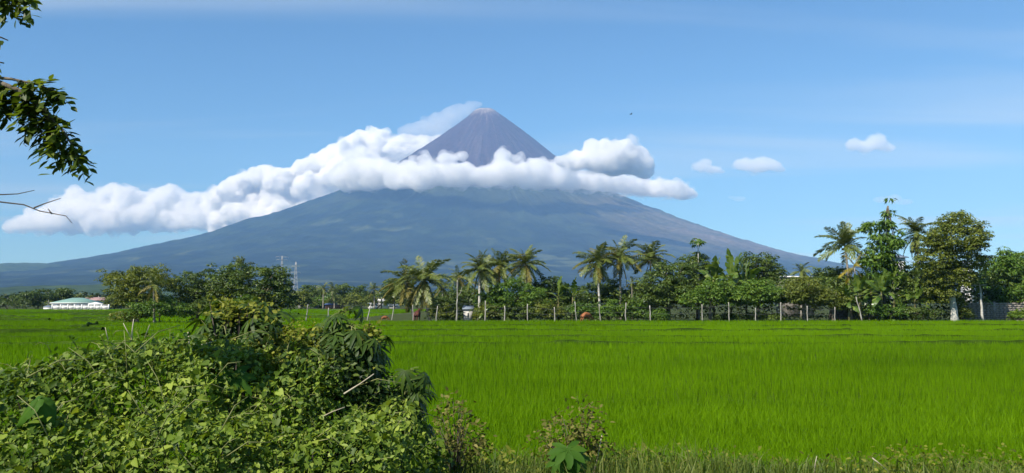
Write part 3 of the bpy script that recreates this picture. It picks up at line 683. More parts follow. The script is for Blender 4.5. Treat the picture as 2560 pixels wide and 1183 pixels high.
# ------------------------------------------------------------------ trees, palms and shrubs beyond the near field
G1 = 'trees along the far edge of the field'
def plants():
    # --- clump standing in the left field
    tree('tree', 'airy olive tree with spreading crown at the left end of the field clump', 'tree', 345, 92, [(300, 705, 46, 28), (350, 697, 56, 30), (402, 706, 42, 32), (330, 738, 52, 28), (272, 692, 22, 14), (395, 672, 12, 10)], M_leaf_ol, 501, 120, 0.5, 46, 0.26, group=G1, shell=0.35)
    tree('tree', 'dark leafy tree in the middle of the left field clump', 'tree', 492, 95, [(470, 718, 46, 34), (520, 704, 38, 30), (500, 742, 58, 36), (488, 690, 20, 16), (530, 684, 14, 12)], M_leaf, 502, 110, 0.5, 46, 0.27, group=G1)
    tree('tree', 'big rounded dark mango tree at the right end of the field clump', 'tree', 642, 93, [(640, 708, 78, 44), (600, 684, 40, 24), (690, 700, 36, 40), (650, 745, 80, 36), (700, 752, 34, 18), (560, 722, 40, 40), (720, 745, 18, 12)], M_leaf, 503, 190, 0.55, 48, 0.30, group=G1, trunk=0.24)
    bush('shrub', 'bright green rounded shrub at the front left of the field clump', 'shrub', 400, 88, [(345, 778, 30, 18), (395, 768, 42, 22), (440, 776, 34, 18), (420, 760, 20, 12)], M_leaf_gr, 504, group='shrubs', clumps=80)
    bush('shrub', 'dark low shrub under the middle of the field clump', 'shrub', 520, 90, [(500, 776, 40, 20), (550, 774, 36, 22)], M_leaf, 505, group='shrubs', clumps=60)
    bush('shrub', 'lime green shrub below the big mango of the field clump', 'shrub', 590, 87, [(570, 772, 34, 24), (610, 762, 36, 22), (600, 785, 50, 14)], M_leaf_br, 506, group='shrubs', clumps=70)
    bush('shrub', 'low olive shrub at the left foot of the field clump', 'shrub', 320, 88, [(312, 790, 20, 9), (345, 788, 22, 11)], M_leaf_ol, 507, group='shrubs', clumps=24)
    palm('young coconut palm with pale trunk in front of the left field clump', 387, 384, 712, 87, 46, 510, nf=16, trunk_r=0.10, old=0.4, nuts=0)
    palm('palm tip poking out above the mango of the field clump', 606, 602, 668, 99, 36, 511, nf=12, trunk_r=0.12, upright=2.0, nuts=0)
    # --- middle palms
    palm('leaning palm with long yellowing skirt, nearest the brown cow by the slanted posts', 1076, 1062, 700, 97, 76, 520, nf=28, old=0.5, lean=-0.15)
    palm('shorter shaggy palm just left of the yellow-skirted leaning palm', 1038, 1014, 706, 100, 66, 521, nf=24, old=0.45, lean=-0.1)
    palm('palm with bright white trunk, left of the three tall middle palms', 1198, 1200, 672, 98, 56, 522, nf=26, bark=M_bark_pale, old=0.35, trunk_r=0.17)
    palm('tall palm between the white-trunked palm and the upright one', 1247, 1249, 664, 103, 58, 523, nf=26, old=0.35, wind=0.15)
    palm('tall upright palm, right one of the three middle palms', 1316, 1314, 660, 101, 58, 524, nf=26, old=0.3)
    palm('small distant palm showing left of the white-trunked palm', 1146, 1146, 694, 138, 36, 525, nf=18, nuts=0)
    palm('small distant palm over the grey-roofed hut', 1172, 1172, 706, 142, 32, 526, nf=16, nuts=0)
    palm('short distant palm right of the yellow-skirted leaning palm', 1108, 1106, 718, 150, 30, 527, nf=16, nuts=0)
    palm('shaggy palm with hanging dead fronds, left of the right-middle three', 1502, 1492, 655, 101, 60, 528, nf=28, old=0.5, bark=M_bark_pale)
    palm('tallest middle palm with pale nuts, centre of the right-middle three', 1553, 1549, 641, 102, 60, 529, nf=27, old=0.25, nuts=8)
    palm('palm with upswept fronds, right of the right-middle three', 1628, 1626, 646, 104, 58, 530, nf=26, old=0.3, upright=0.5)
    palm('tiny palm sapling below the right-middle three palms', 1580, 1580, 706, 100, 22, 531, nf=12, nuts=0, trunk_r=0.07)
    palm('windswept palm with upright spiky crown left of the tall slender tree', 2128, 2112, 614, 101, 70, 532, nf=22, old=0.2, upright=1.6, lean=0.1)
    palm('palm with drooping crown between the slender tree and the big round tree', 2300, 2292, 582, 103, 60, 533, nf=26, old=0.35)
    palm('small far palm peeping over the long white roof', 2003, 2003, 678, 128, 30, 534, nf=16, nuts=0)
    palm('stunted palm with bright yellow drooping fronds above the banana clump', 2150, 2136, 668, 98.5, 46, 535, nf=6, trunk_r=0.07, yellow=True, nuts=0, group=None)
    # --- trees and shrubs of the middle and right stretch
    tree('tree', 'broad fresh green tree below the three tall middle palms', 'tree', 1290, 99, [(1275, 738, 62, 36), (1238, 756, 46, 28), (1325, 752, 46, 32), (1290, 712, 30, 16)], M_leaf_gr, 540, 140, 0.5, 46, 0.26, group=G1)
    tree('tree', 'dark tree behind the yellow-skirted palm and the hut', 'tree', 1130, 106, [(1150, 748, 42, 28), (1110, 762, 40, 24), (1175, 736, 24, 20)], M_leaf, 541, 90, 0.5, 44, 0.28, group=G1)
    tree('tree', 'ragged dark tree right of the broad fresh green tree', 'tree', 1395, 102, [(1395, 738, 38, 30), (1372, 712, 26, 18), (1430, 758, 34, 24), (1350, 725, 20, 20)], M_leaf, 542, 95, 0.5, 44, 0.28, group=G1)
    tree('tree', 'dark dense tree below the right-middle palms', 'tree', 1520, 105, [(1478, 738, 42, 32), (1522, 722, 38, 26), (1545, 748, 44, 30), (1590, 740, 26, 30)], M_leaf, 543, 120, 0.5, 44, 0.28, group=G1)
    tree('tree', 'large dark mango with low wide crown right of the middle palms', 'tree', 1672, 99, [(1650, 716, 54, 42), (1702, 692, 40, 34), (1638, 748, 46, 26), (1692, 738, 54, 30), (1660, 680, 30, 20)], M_leaf, 544, 180, 0.52, 48, 0.29, group=G1, trunk=0.22)
    tree('tree', 'slim dark tree with twin tops left of the tall banana leaves', 'tree', 1745, 104, [(1746, 668, 28, 26), (1718, 654, 16, 20), (1762, 694, 40, 26), (1746, 636, 14, 14)], M_leaf, 545, 75, 0.48, 44, 0.29, group=G1)
    tree('tree', 'fresh green small tree with shaded trunk under the banana leaves', 'tree', 1775, 96.5, [(1770, 738, 52, 26), (1820, 746, 44, 22), (1730, 748, 34, 20), (1790, 718, 36, 16)], M_leaf_gr, 546, 110, 0.48, 46, 0.26, group=G1)
    tree('tree', 'dense dark tree behind and right of the tall banana leaves', 'tree', 1895, 108, [(1888, 662, 42, 30), (1914, 686, 46, 32), (1868, 704, 46, 28), (1930, 650, 18, 16)], M_leaf, 547, 130, 0.52, 44, 0.28, group=G1)
    tree('tree', 'small green tree between two white posts under the dense dark tree', 'tree', 1892, 97, [(1876, 738, 46, 26), (1928, 738, 36, 24), (1900, 716, 30, 16)], M_leaf_gr, 548, 100, 0.48, 46, 0.26, group=G1)
    tree('tree', 'yellowish olive small tree in front of the long white roof', 'tree', 2008, 97, [(1986, 734, 42, 26), (2034, 740, 40, 24), (2010, 712, 34, 16)], M_leaf_ol, 549, 105, 0.48, 46, 0.26, group=G1)
    tree('tree', 'dark tree right of the long white roof', 'tree', 2075, 103, [(2084, 718, 42, 34), (2062, 696, 32, 22), (2100, 690, 22, 22)], M_leaf, 550, 100, 0.5, 44, 0.28, group=G1)
    tree('tree', 'low olive tree left of the banana clump', 'tree', 2085, 96.5, [(2088, 752, 38, 20), (2060, 744, 24, 16)], M_leaf_ol, 551, 60, 0.45, 46, 0.25, group=G1)
    tree('tree', 'big round-crowned tree with white painted trunk near the block wall', 'tree', 2386, 95, [(2388, 598, 66, 52), (2342, 648, 42, 40), (2420, 648, 46, 44), (2374, 694, 58, 34), (2336, 602, 30, 32), (2440, 592, 30, 32), (2396, 556, 42, 22), (2352, 734, 36, 22), (2452, 640, 14, 20)], M_leaf_ol, 552, 330, 0.5, 46, 0.27, group=G1, bark=M_bark_pale, trunk=0.34, trunk_top=(2376, 700), shell=0.5)
    tree('tree', 'tall slender tree with long drooping leaves, the highest on the right', 'tree', 2208, 99, [(2222, 505, 6, 9), (2220, 530, 13, 14), (2216, 566, 26, 18), (2168, 566, 15, 10), (2210, 606, 36, 26), (2246, 600, 16, 14), (2200, 650, 44, 26), (2212, 690, 44, 22)], M_leaf_gr, 553, 105, 0.5, 22, 0.62, aspect=0.28, droop=0.9, trunk=0.15, trunk_top=(2221, 515), group=G1, shell=0.2)
    tree('tree', 'mixed green tree at the right picture edge behind the wall', 'tree', 2512, 104, [(2508, 700, 42, 30), (2548, 690, 26, 28), (2480, 712, 22, 26), (2555, 655, 30, 26), (2530, 668, 40, 26)], M_leaf_gr, 554, 150, 0.48, 42, 0.28, group=G1)
    tree('tree', 'young tree with tiered drooping leaves rising above the wall at right', 'tree', 2512, 101, [(2511, 632, 12, 12), (2508, 655, 26, 14), (2512, 676, 32, 14)], M_leaf_gr, 555, 34, 0.5, 20, 0.6, aspect=0.26, droop=0.9, trunk=0.08, trunk_top=(2511, 640), group=G1, shell=0.2)
    tree('tree', 'low tree leaning over the block wall at the right edge', 'tree', 2540, 99, [(2500, 742, 34, 20), (2545, 738, 30, 24), (2575, 720, 26, 26)], M_leaf_gr, 556, 80, 0.48, 44, 0.27, group=G1)
    tree('tree', 'round hazy tree far behind the right trees', 'tree', 2575, 190, [(2560, 680, 40, 30), (2600, 660, 40, 40), (2470, 690, 30, 26)], M_leaf, 557, 60, 1.0, 40, 0.6, group=G1)
    # shrubs along the edge
    for i, (lb, px, D, bl, m) in enumerate([
        ('low olive shrub between the cow and the grey-roofed hut', 1105, 97, [(1100, 782, 28, 14), (1125, 776, 20, 14)], M_leaf_ol),
        ('shrub right of the grey-roofed hut', 1225, 97, [(1218, 780, 24, 16), (1200, 784, 16, 12)], M_leaf_ol),
        ('dark rounded shrub under the broad fresh green tree', 1300, 97, [(1290, 780, 36, 18), (1335, 778, 30, 18)], M_leaf),
        ('brown-tinged shrub right of the broad fresh green tree', 1365, 97, [(1362, 772, 28, 22), (1390, 782, 22, 14)], M_leaf_ol),
        ('green shrub behind the lying brown cow', 1480, 96.5, [(1452, 776, 26, 18), (1492, 780, 26, 16)], M_leaf_gr),
        ('leafy shrub right of the lying brown cow', 1540, 97, [(1530, 776, 28, 20), (1560, 784, 22, 12)], M_leaf_gr),
        ('low shrub at the left foot of the large dark mango', 1612, 97, [(1610, 782, 24, 14), (1590, 770, 22, 18)], M_leaf_gr),
        ('small shrub beside the large dark mango trunk', 1655, 97, [(1648, 786, 22, 10)], M_leaf_gr),
        ('low creeping shrub under the small green trees', 1850, 97.5, [(1800, 793, 40, 4), (1860, 792, 40, 5), (1920, 793, 40, 4)], M_leaf),
        ('shrub at the foot of the banana clump', 2200, 96, [(2190, 780, 28, 16), (2230, 782, 30, 14)], M_leaf_gr),
        ('dark shrub left of the white painted trunk', 2305, 96, [(2290, 782, 32, 13), (2330, 786, 24, 10)], M_leaf),
        ('narrow shrub right of the white painted trunk', 2405, 95.5, [(2402, 772, 12, 22), (2414, 782, 12, 14)], M_leaf_ol),
        ('small yellow-green shrub before the wall at the right edge', 2550, 95, [(2548, 790, 18, 8)], M_leaf_br)]):
        bush('shrub', lb, 'shrub', px, D, bl, m, 600 + i, group='shrubs', clumps=34)
    # bananas and papayas
    banana('tall banana with the highest leaves, left of its twin', 1785, 101, 632, 650, stem_py=700, nl=8)
    banana('tall banana with upright pale leaves, middle of three', 1828, 100, 618, 651, stem_py=700, nl=9)
    banana('tall banana right of the pale-leaved one', 1866, 101, 624, 652, stem_py=704, nl=9)
    banana('banana with two upright leaves left of the shaggy palm', 1396, 100, 684, 653, stem_py=740, nl=7)
    banana('banana with a leaning leaf right of the two-leaved one', 1432, 100, 682, 654, stem_py=738, nl=6)
    banana('low yellow-green banana before the hut', 1212, 96, 745, 655, stem_py=775, nl=8, low=1)
    banana('low banana beside the tallest middle palm', 1565, 96.5, 738, 656, stem_py=770, nl=8, low=1)
    for i, (px, ty, sy, lb) in enumerate([(2122, 700, 752, 'leftmost banana of the clump by the leaning pole'), (2150, 668, 730, 'banana under the yellow palm fronds'), (2178, 662, 726, 'broad banana in the left half of the clump'),
                                          (2205, 664, 728, 'banana at the heart of the clump'), (2235, 660, 724, 'banana with tall leaves right of the clump heart'), (2262, 668, 730, 'banana near the right end of the clump'), (2288, 690, 745, 'rightmost banana of the clump by the dark gap'),
                                          (2248, 725, 768, 'low banana in front of the clump')]):
        banana(lb, px, 96.5 + (i % 3) * 0.9, ty, 660 + i, stem_py=sy, nl=10, group='banana clump')
    banana('banana with a long level leaf at the right picture edge', 2556, 99, 672, 670, stem_py=712, nl=8, low=1)
    banana('young banana below the slanting leaf by the far right papaya', 2440, 98, 680, 671, stem_py=738, nl=7)
    papaya('papaya with a small flat crown high above the dark trees', 1745, 103, 606, 680, leaf=0.75, n=16, base_px=1748, r=0.07)
    papaya('papaya with slim spotted trunk in front of the block wall', 2449, 95, 712, 681, leaf=0.8, n=11, base_px=2458, r=0.13)
    # --- far side of the left field and behind the white house
    far = [('dark spreading tree left of the white house', 95, 262, [(95, 742, 28, 16), (75, 752, 26, 14), (120, 738, 22, 12)], M_leaf), ('dark tree behind the green roof', 158, 268, [(150, 742, 22, 14), (165, 734, 16, 10)], M_leaf),
           ('low round tree right of the red-roofed house', 285, 258, [(282, 758, 22, 12), (305, 752, 24, 16)], M_leaf_ol), ('hedge-like tree row at the left picture edge', 20, 270, [(0, 758, 26, 12), (40, 756, 26, 13), (-30, 755, 26, 15)], M_leaf),
           ('tree right of the mango in the far field', 752, 250, [(748, 748, 18, 18), (765, 756, 16, 12)], M_leaf_ol), ('dark tree over the small white roof in the distance', 775, 300, [(772, 730, 16, 14), (790, 735, 16, 14)], M_leaf),
           ('flat-topped far tree left of the distant palm', 858, 310, [(862, 722, 24, 9), (845, 734, 22, 9), (880, 738, 22, 10)], M_leaf), ('flat-topped far tree right of the blue shed', 905, 305, [(900, 738, 24, 10), (895, 724, 14, 7)], M_leaf),
           ('pale olive far shrub tree behind the blue shed', 850, 292, [(850, 756, 34, 10), (885, 752, 26, 12)], M_leaf_ol), ('dark hazy tree left of the shaggy palm', 985, 240, [(985, 722, 28, 16), (1010, 716, 20, 14), (970, 735, 24, 12)], M_leaf),
           ('olive far tree behind the slanted posts', 940, 280, [(925, 752, 24, 12), (985, 752, 24, 14), (1005, 745, 18, 16)], M_leaf_ol), ('low far tree in the gap left of the blue shed', 800, 295, [(790, 758, 28, 10), (820, 748, 22, 12)], M_leaf_gr)]
    for i, (lb, px, D, bl, m) in enumerate(far):
        tree('tree', lb, 'tree', px, D, bl, m, 700 + i, 60, 0.9, 30, 0.62, group='distant trees', trunk=0.2, nlimb=6)
    for i, (lb, px, py, fl, D) in enumerate([('distant palm with split crown left of the flat-topped trees', 808, 722, 22, 285), ('distant palm next to the split-crowned one', 832, 722, 20, 290), ('distant palm before the dark hazy tree', 936, 722, 24, 275),
                                             ('distant palm behind the green roof', 196, 742, 14, 262), ('distant low palm behind the red-roofed house', 224, 744, 12, 264), ('distant pale palm left of the blue shed', 836, 742, 18, 280)]):
        palm(lb, px, px, py, D, fl, 720 + i, nf=16, nuts=0, group='distant palms', trunk_r=0.2)
plants()

# scrub and a deepened, shade-casting canopy that close the view between the trunks, and woods farther back
def mass(name, label, spots, mat, seed, per, ls, rc):
    rg = np.random.default_rng(seed); Vs, Fs, Rs, n = [], [], [], 0
    c = np.array([[s[0], s[1], s[2]] for s in spots]); r = np.array([[s[3], s[3], s[4]] for s in spots]); m = len(c)
    idx = np.repeat(np.arange(m), per); k = len(idx); d = rdir(rg, k); d[:, 2] = np.abs(d[:, 2]) * 1.1 - 0.15; d = unit(d)
    P = c[idx] + d * r[idx] * rg.uniform(0.55, 1.08, (k, 1)); Nr = unit(d * 0.7 + np.array([0, 0, 0.6]) + 0.5 * rg.normal(size=(k, 3)))
    Di = unit(np.cross(Nr, rg.normal(size=(k, 3)))); L = ls * rg.uniform(0.6, 1.3, k) * (r[idx, 0] / r[:, 0].mean())
    tone = rg.random(m)
    V, Ft, R = cards(P, Nr, Di, L, L * 0.55, np.clip(0.1 + 0.45 * tone[idx] + 0.4 * rg.random(k), 0, 1))
    o = obj(name, mesh_data(name, V, Ft, mat, rnd=R)); tag(o, label, 'vegetation', kind='stuff'); return o
def masses():
    rg = np.random.default_rng(88); sp = []
    for px in np.arange(1085, 2700, 9):
        D = rg.uniform(99.2, 102.5); ty = np.interp(px, [1085, 1200, 1350, 1500, 1650, 1800, 1950, 2100, 2300, 2700], [752, 742, 740, 745, 720, 712, 702, 692, 668, 690]) + rg.uniform(-6, 22)
        z = at(px, ty, D)[2]; x = gx(px, D)
        for q in np.arange(0.3, z, 0.9): sp.append((x + rg.normal(0, 0.4), D + rg.normal(0, 0.8), q, rg.uniform(0.8, 1.3), rg.uniform(0.7, 1.0)))
    sp = [q for q in sp if not (gx(1588, 100) < q[0] < gx(2135, 100) or gx(2262, 100) < q[0] < gx(2365, 100))]
    for px in list(np.arange(1590, 2135, 16)) + list(np.arange(2262, 2365, 16)):
        ty = np.interp(px, [1590, 1700, 1850, 2000, 2135, 2262, 2365], [722, 700, 700, 706, 700, 660, 650])
        for D in np.arange(97.2, 107, 1.0):  # overhead leaf layers added in depth to keep the hollow beneath dark
            z = at(px, ty, 100)[2] - 0.35 * abs(D - 101) * (D < 101) - rg.uniform(0, 0.8); x = gx(px, D)
            for q in np.arange(2.3 if D < 105.5 else 0.3, max(z, 2.5), 0.95): sp.append((x + rg.normal(0, 0.35), D + rg.normal(0, 0.3), q, rg.uniform(0.75, 1.15), rg.uniform(0.6, 0.9)))
    mass('scrub_and_shade_canopy', 'dense scrub and canopy behind the field-edge trees, deepened to shade the hollows', sp, M_leaf, 801, 34, 0.34, 1)
    sp = []
    for k in range(2600):
        D = 330 * (2150 / 330) ** rg.random(); px = rg.uniform(-260, 2820)
        if D < 420 and 150 < px < 300 and D < 300: continue
        h = rg.uniform(2.2, 4.6) * (1 + 0.00025 * D); x = gx(px, D)
        sp.append((x, D, h * 0.5 + 1.0, h * 0.75, h * 0.62))
    mass('woods', 'far belt of mixed trees before the foot of the volcano', sp, leaf_mat('leaf_far', (0.008, 0.018, 0.005), (0.020, 0.036, 0.008), (0.045, 0.065, 0.014), 0.12, 0.6, 0.15), 802, 34, 1.7, 1)
    sp = []
    for px in np.arange(-120, 1100, 7):
        D = rg.uniform(305, 335); h = rg.uniform(1.5, 3.2); sp.append((gx(px, D), D, h * 0.55, h * 0.9, h * 0.7))
    mass('hedgerow', 'scrub along the far side of the left field', sp, M_leaf_ol, 803, 40, 0.7, 1)
masses()

# ------------------------------------------------------------------ fence, walls, houses, pylons, cattle
M_post = noise_mat('weathered_post', (0.26, 0.245, 0.20), (0.50, 0.47, 0.41), 5, 0.9, bump=0.3, stretch=(1, 1, 0.3), spec=0.1)
M_wire = plain('wire', (0.20, 0.20, 0.19), 0.5, 0.4)
def fence():
    D = 93.6
    P = [(770, 760, 765), (822, 770, 818), (928, 757, 918), (985, 765, 979), (1032, 762, 1034), (1094, 765, 1089), (1143, 748, 1141), (1214, 752, 1213), (1262, 765, 1262), (1318, 760, 1319), (1386, 768, 1388),
         (1437, 754, 1441), (1498, 760, 1501), (1565, 757, 1563), (1625, 764, 1626), (1755, 761, 1755), (1822, 756, 1822), (1889, 770, 1889), (1952, 756, 1952), (2018, 765, 2018), (2087, 768, 2087)]
    root = empty('wire_fence', (gx(1380, D), D, 0)); o = np.array(root.location)
    tag(root, 'rough wire fence of thin whitish wooden posts along the field edge', 'fence')
    rg = np.random.default_rng(900); tops = []
    for (tx, ty, bx) in P:
        Dp = D + rg.uniform(-0.4, 0.4); t = at(tx, ty, Dp) - o; b = np.array([gx(bx, Dp), Dp, -0.1]) - o
        u = np.linspace(0, 1, 6)[:, None]; pts = b + (t - b) * u + rg.normal(size=(6, 3)) * np.array([0.018, 0.018, 0]) * (u > 0)
        mb = MB(); mb.tube(pts, rg.uniform(0.046, 0.062) * (1.08 - 0.25 * u[:, 0]), 7); mb.build('post', M_post, root, True); tops.append((b, t))
    for h in (0.55, 0.85):
        mb = MB()
        for (b0, t0), (b1, t1) in zip(tops[:-1], tops[1:]):
            a = b0 + (t0 - b0) * h; c = b1 + (t1 - b1) * h; m = (a + c) / 2 - np.array([0, 0, 0.04])
            mb.tube([a, m, c], 0.006, 4, cap=False)
        mb.build('wire', M_wire, root)
    # lone posts and stakes
    for lb, tx, ty, bx, Dd, r in [('short pale stake at the left foot of the field clump', 340, 776, 338, 88, 0.05), ('leaning pale pole in front of the banana clump', 2140, 742, 2156, 95, 0.075), ('forked sapling stump with a broken tip beside the hut', 1142, 700, 1143, 95.5, 0.06)]:
        b = np.array([gx(bx, Dd), Dd, -0.1]); t = at(tx, ty, Dd); u = np.linspace(0, 1, 6)[:, None]
        mb = MB(); pts = (t - b) * u + rg.normal(size=(6, 3)) * np.array([0.03, 0.02, 0]) * (u > 0); mb.tube(pts, r * (1.1 - 0.5 * u[:, 0]), 7)
        if 'forked' in lb:
            mb.tube([pts[3], pts[3] + np.array([0.35, 0, 0.5]), pts[3] + np.array([0.5, 0, 1.1])], [0.04, 0.03, 0.015], 5)
        q = mb.build('wooden_pole', M_post, None, True, loc=b); tag(q, lb, 'pole')
fence()

M_block = noise_mat('concrete_block', (0.17, 0.15, 0.125), (0.38, 0.34, 0.29), 1.3, 0.95, bump=0.4, bump_scale=12, c3=(0.27, 0.24, 0.20), spec=0.1)
M_mortar = noise_mat('mortar', (0.07, 0.065, 0.055), (0.12, 0.11, 0.10), 2, 0.95, spec=0.05)
def block_wall(label, x0, x1, y, h, seed, bw=0.5, bh=0.235):
    rg = np.random.default_rng(seed); root = empty('block_wall', ((x0 + x1) / 2, y, 0)); tag(root, label, 'wall')
    me = [MB().box((0, 0, 0), (bw - 0.03, 0.15, bh - 0.03)).data('block', M_block)]
    n = int((x1 - x0) / bw); rows = int(h / bh); cx = (x1 - x0) / 2
    core = MB().box((0, 0.02, rows * bh / 2 - 0.05), (n * bw, 0.08, rows * bh + 0.06)); core.build('mortar_core', M_mortar, root)
    for r in range(rows):
        for i in range(n):
            if r == rows - 1 and rg.random() < 0.12: continue
            o = obj('block', me[0], root, loc=(-cx + (i + 0.5 + (0.22 if r % 2 else -0.0)) * bw, rg.uniform(-0.018, 0.012), (r + 0.5) * bh), rot=(0, 0, rg.normal(0, 0.008)))
    for i in range(0, n + 1, 7):
        mb = MB().box((-cx + i * bw, 0.0, rows * bh / 2 + 0.06), (0.26, 0.26, rows * bh + 0.12)); mb.build('pillar', M_block, root)
block_wall('grey concrete block wall at the right edge behind the slim papaya', gx(2405, 97.5), gx(2640, 97.5), 97.5, 2.3, 910)
block_wall('stretch of grey block wall glimpsed behind the banana clump', gx(2085, 104), gx(2270, 104), 104, 2.1, 911)

M_white = plain('white_paint', (0.78, 0.76, 0.72), 0.7, 0.2, 0.06); M_cream = plain('cream_wall', (0.50, 0.47, 0.42), 0.8, 0.2, 0.08)
M_greenroof = noise_mat('green_roof', (0.15, 0.27, 0.22), (0.22, 0.35, 0.29), 1.5, 0.5, spec=0.4, stretch=(6, 1, 1)); M_redroof = noise_mat('red_roof', (0.30, 0.18, 0.16), (0.42, 0.28, 0.26), 1.2, 0.7, stretch=(6, 1, 1))
M_greyroof = noise_mat('grey_iron_roof', (0.13, 0.16, 0.21), (0.24, 0.28, 0.33), 2, 0.6, spec=0.2, stretch=(8, 1, 1)); M_blueroof = plain('blue_roof', (0.10, 0.16, 0.36), 0.5, 0.4)
M_dark = plain('dark_opening', (0.02, 0.022, 0.025), 0.3, 0.5); M_rust = plain('rusty_sheet', (0.28, 0.13, 0.08), 0.8, 0.2, 0.3)
def house(label, px, D, w, d, hw, hr, wall, roofm, style='gable', group=None, over=0.35, windows=3, door=True, name='house', z0=0.0, rz=0.0):
    root = empty(name, (gx(px, D), D, z0), rz); tag(root, label, 'house' if name == 'house' else name.replace('_', ' '), group)
    MB().box((0, d / 2, hw / 2 - 0.1), (w, d, hw + 0.2)).build('wall', wall, root)
    W2, D0_, D1, t = w / 2 + over, -over, d + over, 0.10
    if style == 'hip':
        e = min(w, d) * 0.45
        V = np.array([[-W2, D0_, hw], [W2, D0_, hw], [W2, D1, hw], [-W2, D1, hw], [-W2 + e + over, d / 2, hw + hr], [W2 - e - over, d / 2, hw + hr]])
        V = np.vstack([V, V[:4] - [0, 0, t]])
        mb = MB(); mb.add(V, [np.array([[0, 1, 5, 4], [2, 3, 4, 5], [0, 6, 7, 1], [1, 7, 8, 2], [2, 8, 9, 3], [3, 9, 6, 0], [6, 9, 8, 7]]), np.array([[1, 2, 5], [3, 0, 4]])])
        r = mb.build('roof', roofm, root); MB().box((0, D0_ - 0.03, hw - 0.12), (2 * W2 + 0.1, 0.05, 0.22)).build('fascia', M_white, r)
    elif style == 'gable':
        V = np.array([[-W2, D0_, hw], [W2, D0_, hw], [W2, D1, hw], [-W2, D1, hw], [-W2, d / 2, hw + hr], [W2, d / 2, hw + hr]]); V = np.vstack([V, V - [0, 0, t]])
        mb = MB(); mb.add(V, [np.array([[0, 1, 5, 4], [2, 3, 4, 5], [6, 10, 11, 7], [8, 11, 10, 9], [0, 6, 7, 1], [2, 8, 9, 3], [0, 4, 10, 6], [4, 3, 9, 10], [1, 7, 11, 5], [5, 11, 8, 2]])]); mb.build('roof', roofm, root)
        V = np.array([[-w / 2, 0.0, hw - 0.05], [-w / 2, d, hw - 0.05], [-w / 2, d / 2, hw + hr * 0.93], [w / 2, 0, hw - 0.05], [w / 2, d, hw - 0.05], [w / 2, d / 2, hw + hr * 0.93]])
        mb = MB(); mb.add(V, [np.array([[0, 2, 1], [3, 4, 5]])]); mb.build('gable', wall, root)
    else:
        mb = MB(); V = np.array([[-W2, D0_, hw], [W2, D0_, hw], [W2, D1, hw + hr], [-W2, D1, hw + hr]]); V = np.vstack([V, V + [0, 0, 0.09]])
        mb.add(V, [np.array([[0, 3, 2, 1], [4, 5, 6, 7], [0, 1, 5, 4], [1, 2, 6, 5], [2, 3, 7, 6], [3, 0, 4, 7]])]); mb.build('roof', roofm, root)
    for i in range(windows):
        x = -w / 2 + w * (i + 0.7) / (windows + 0.4)
        f = MB().box((x, -0.03, hw * 0.58), (w * 0.13, 0.05, hw * 0.36)).build('window', M_white, root); MB().box((x, -0.062, hw * 0.58), (w * 0.11, 0.02, hw * 0.31)).build('pane', M_dark, f)
    if door: MB().box((-w * 0.02, -0.03, hw * 0.36), (w * 0.1, 0.05, hw * 0.72)).build('door', M_dark, root)
    return root
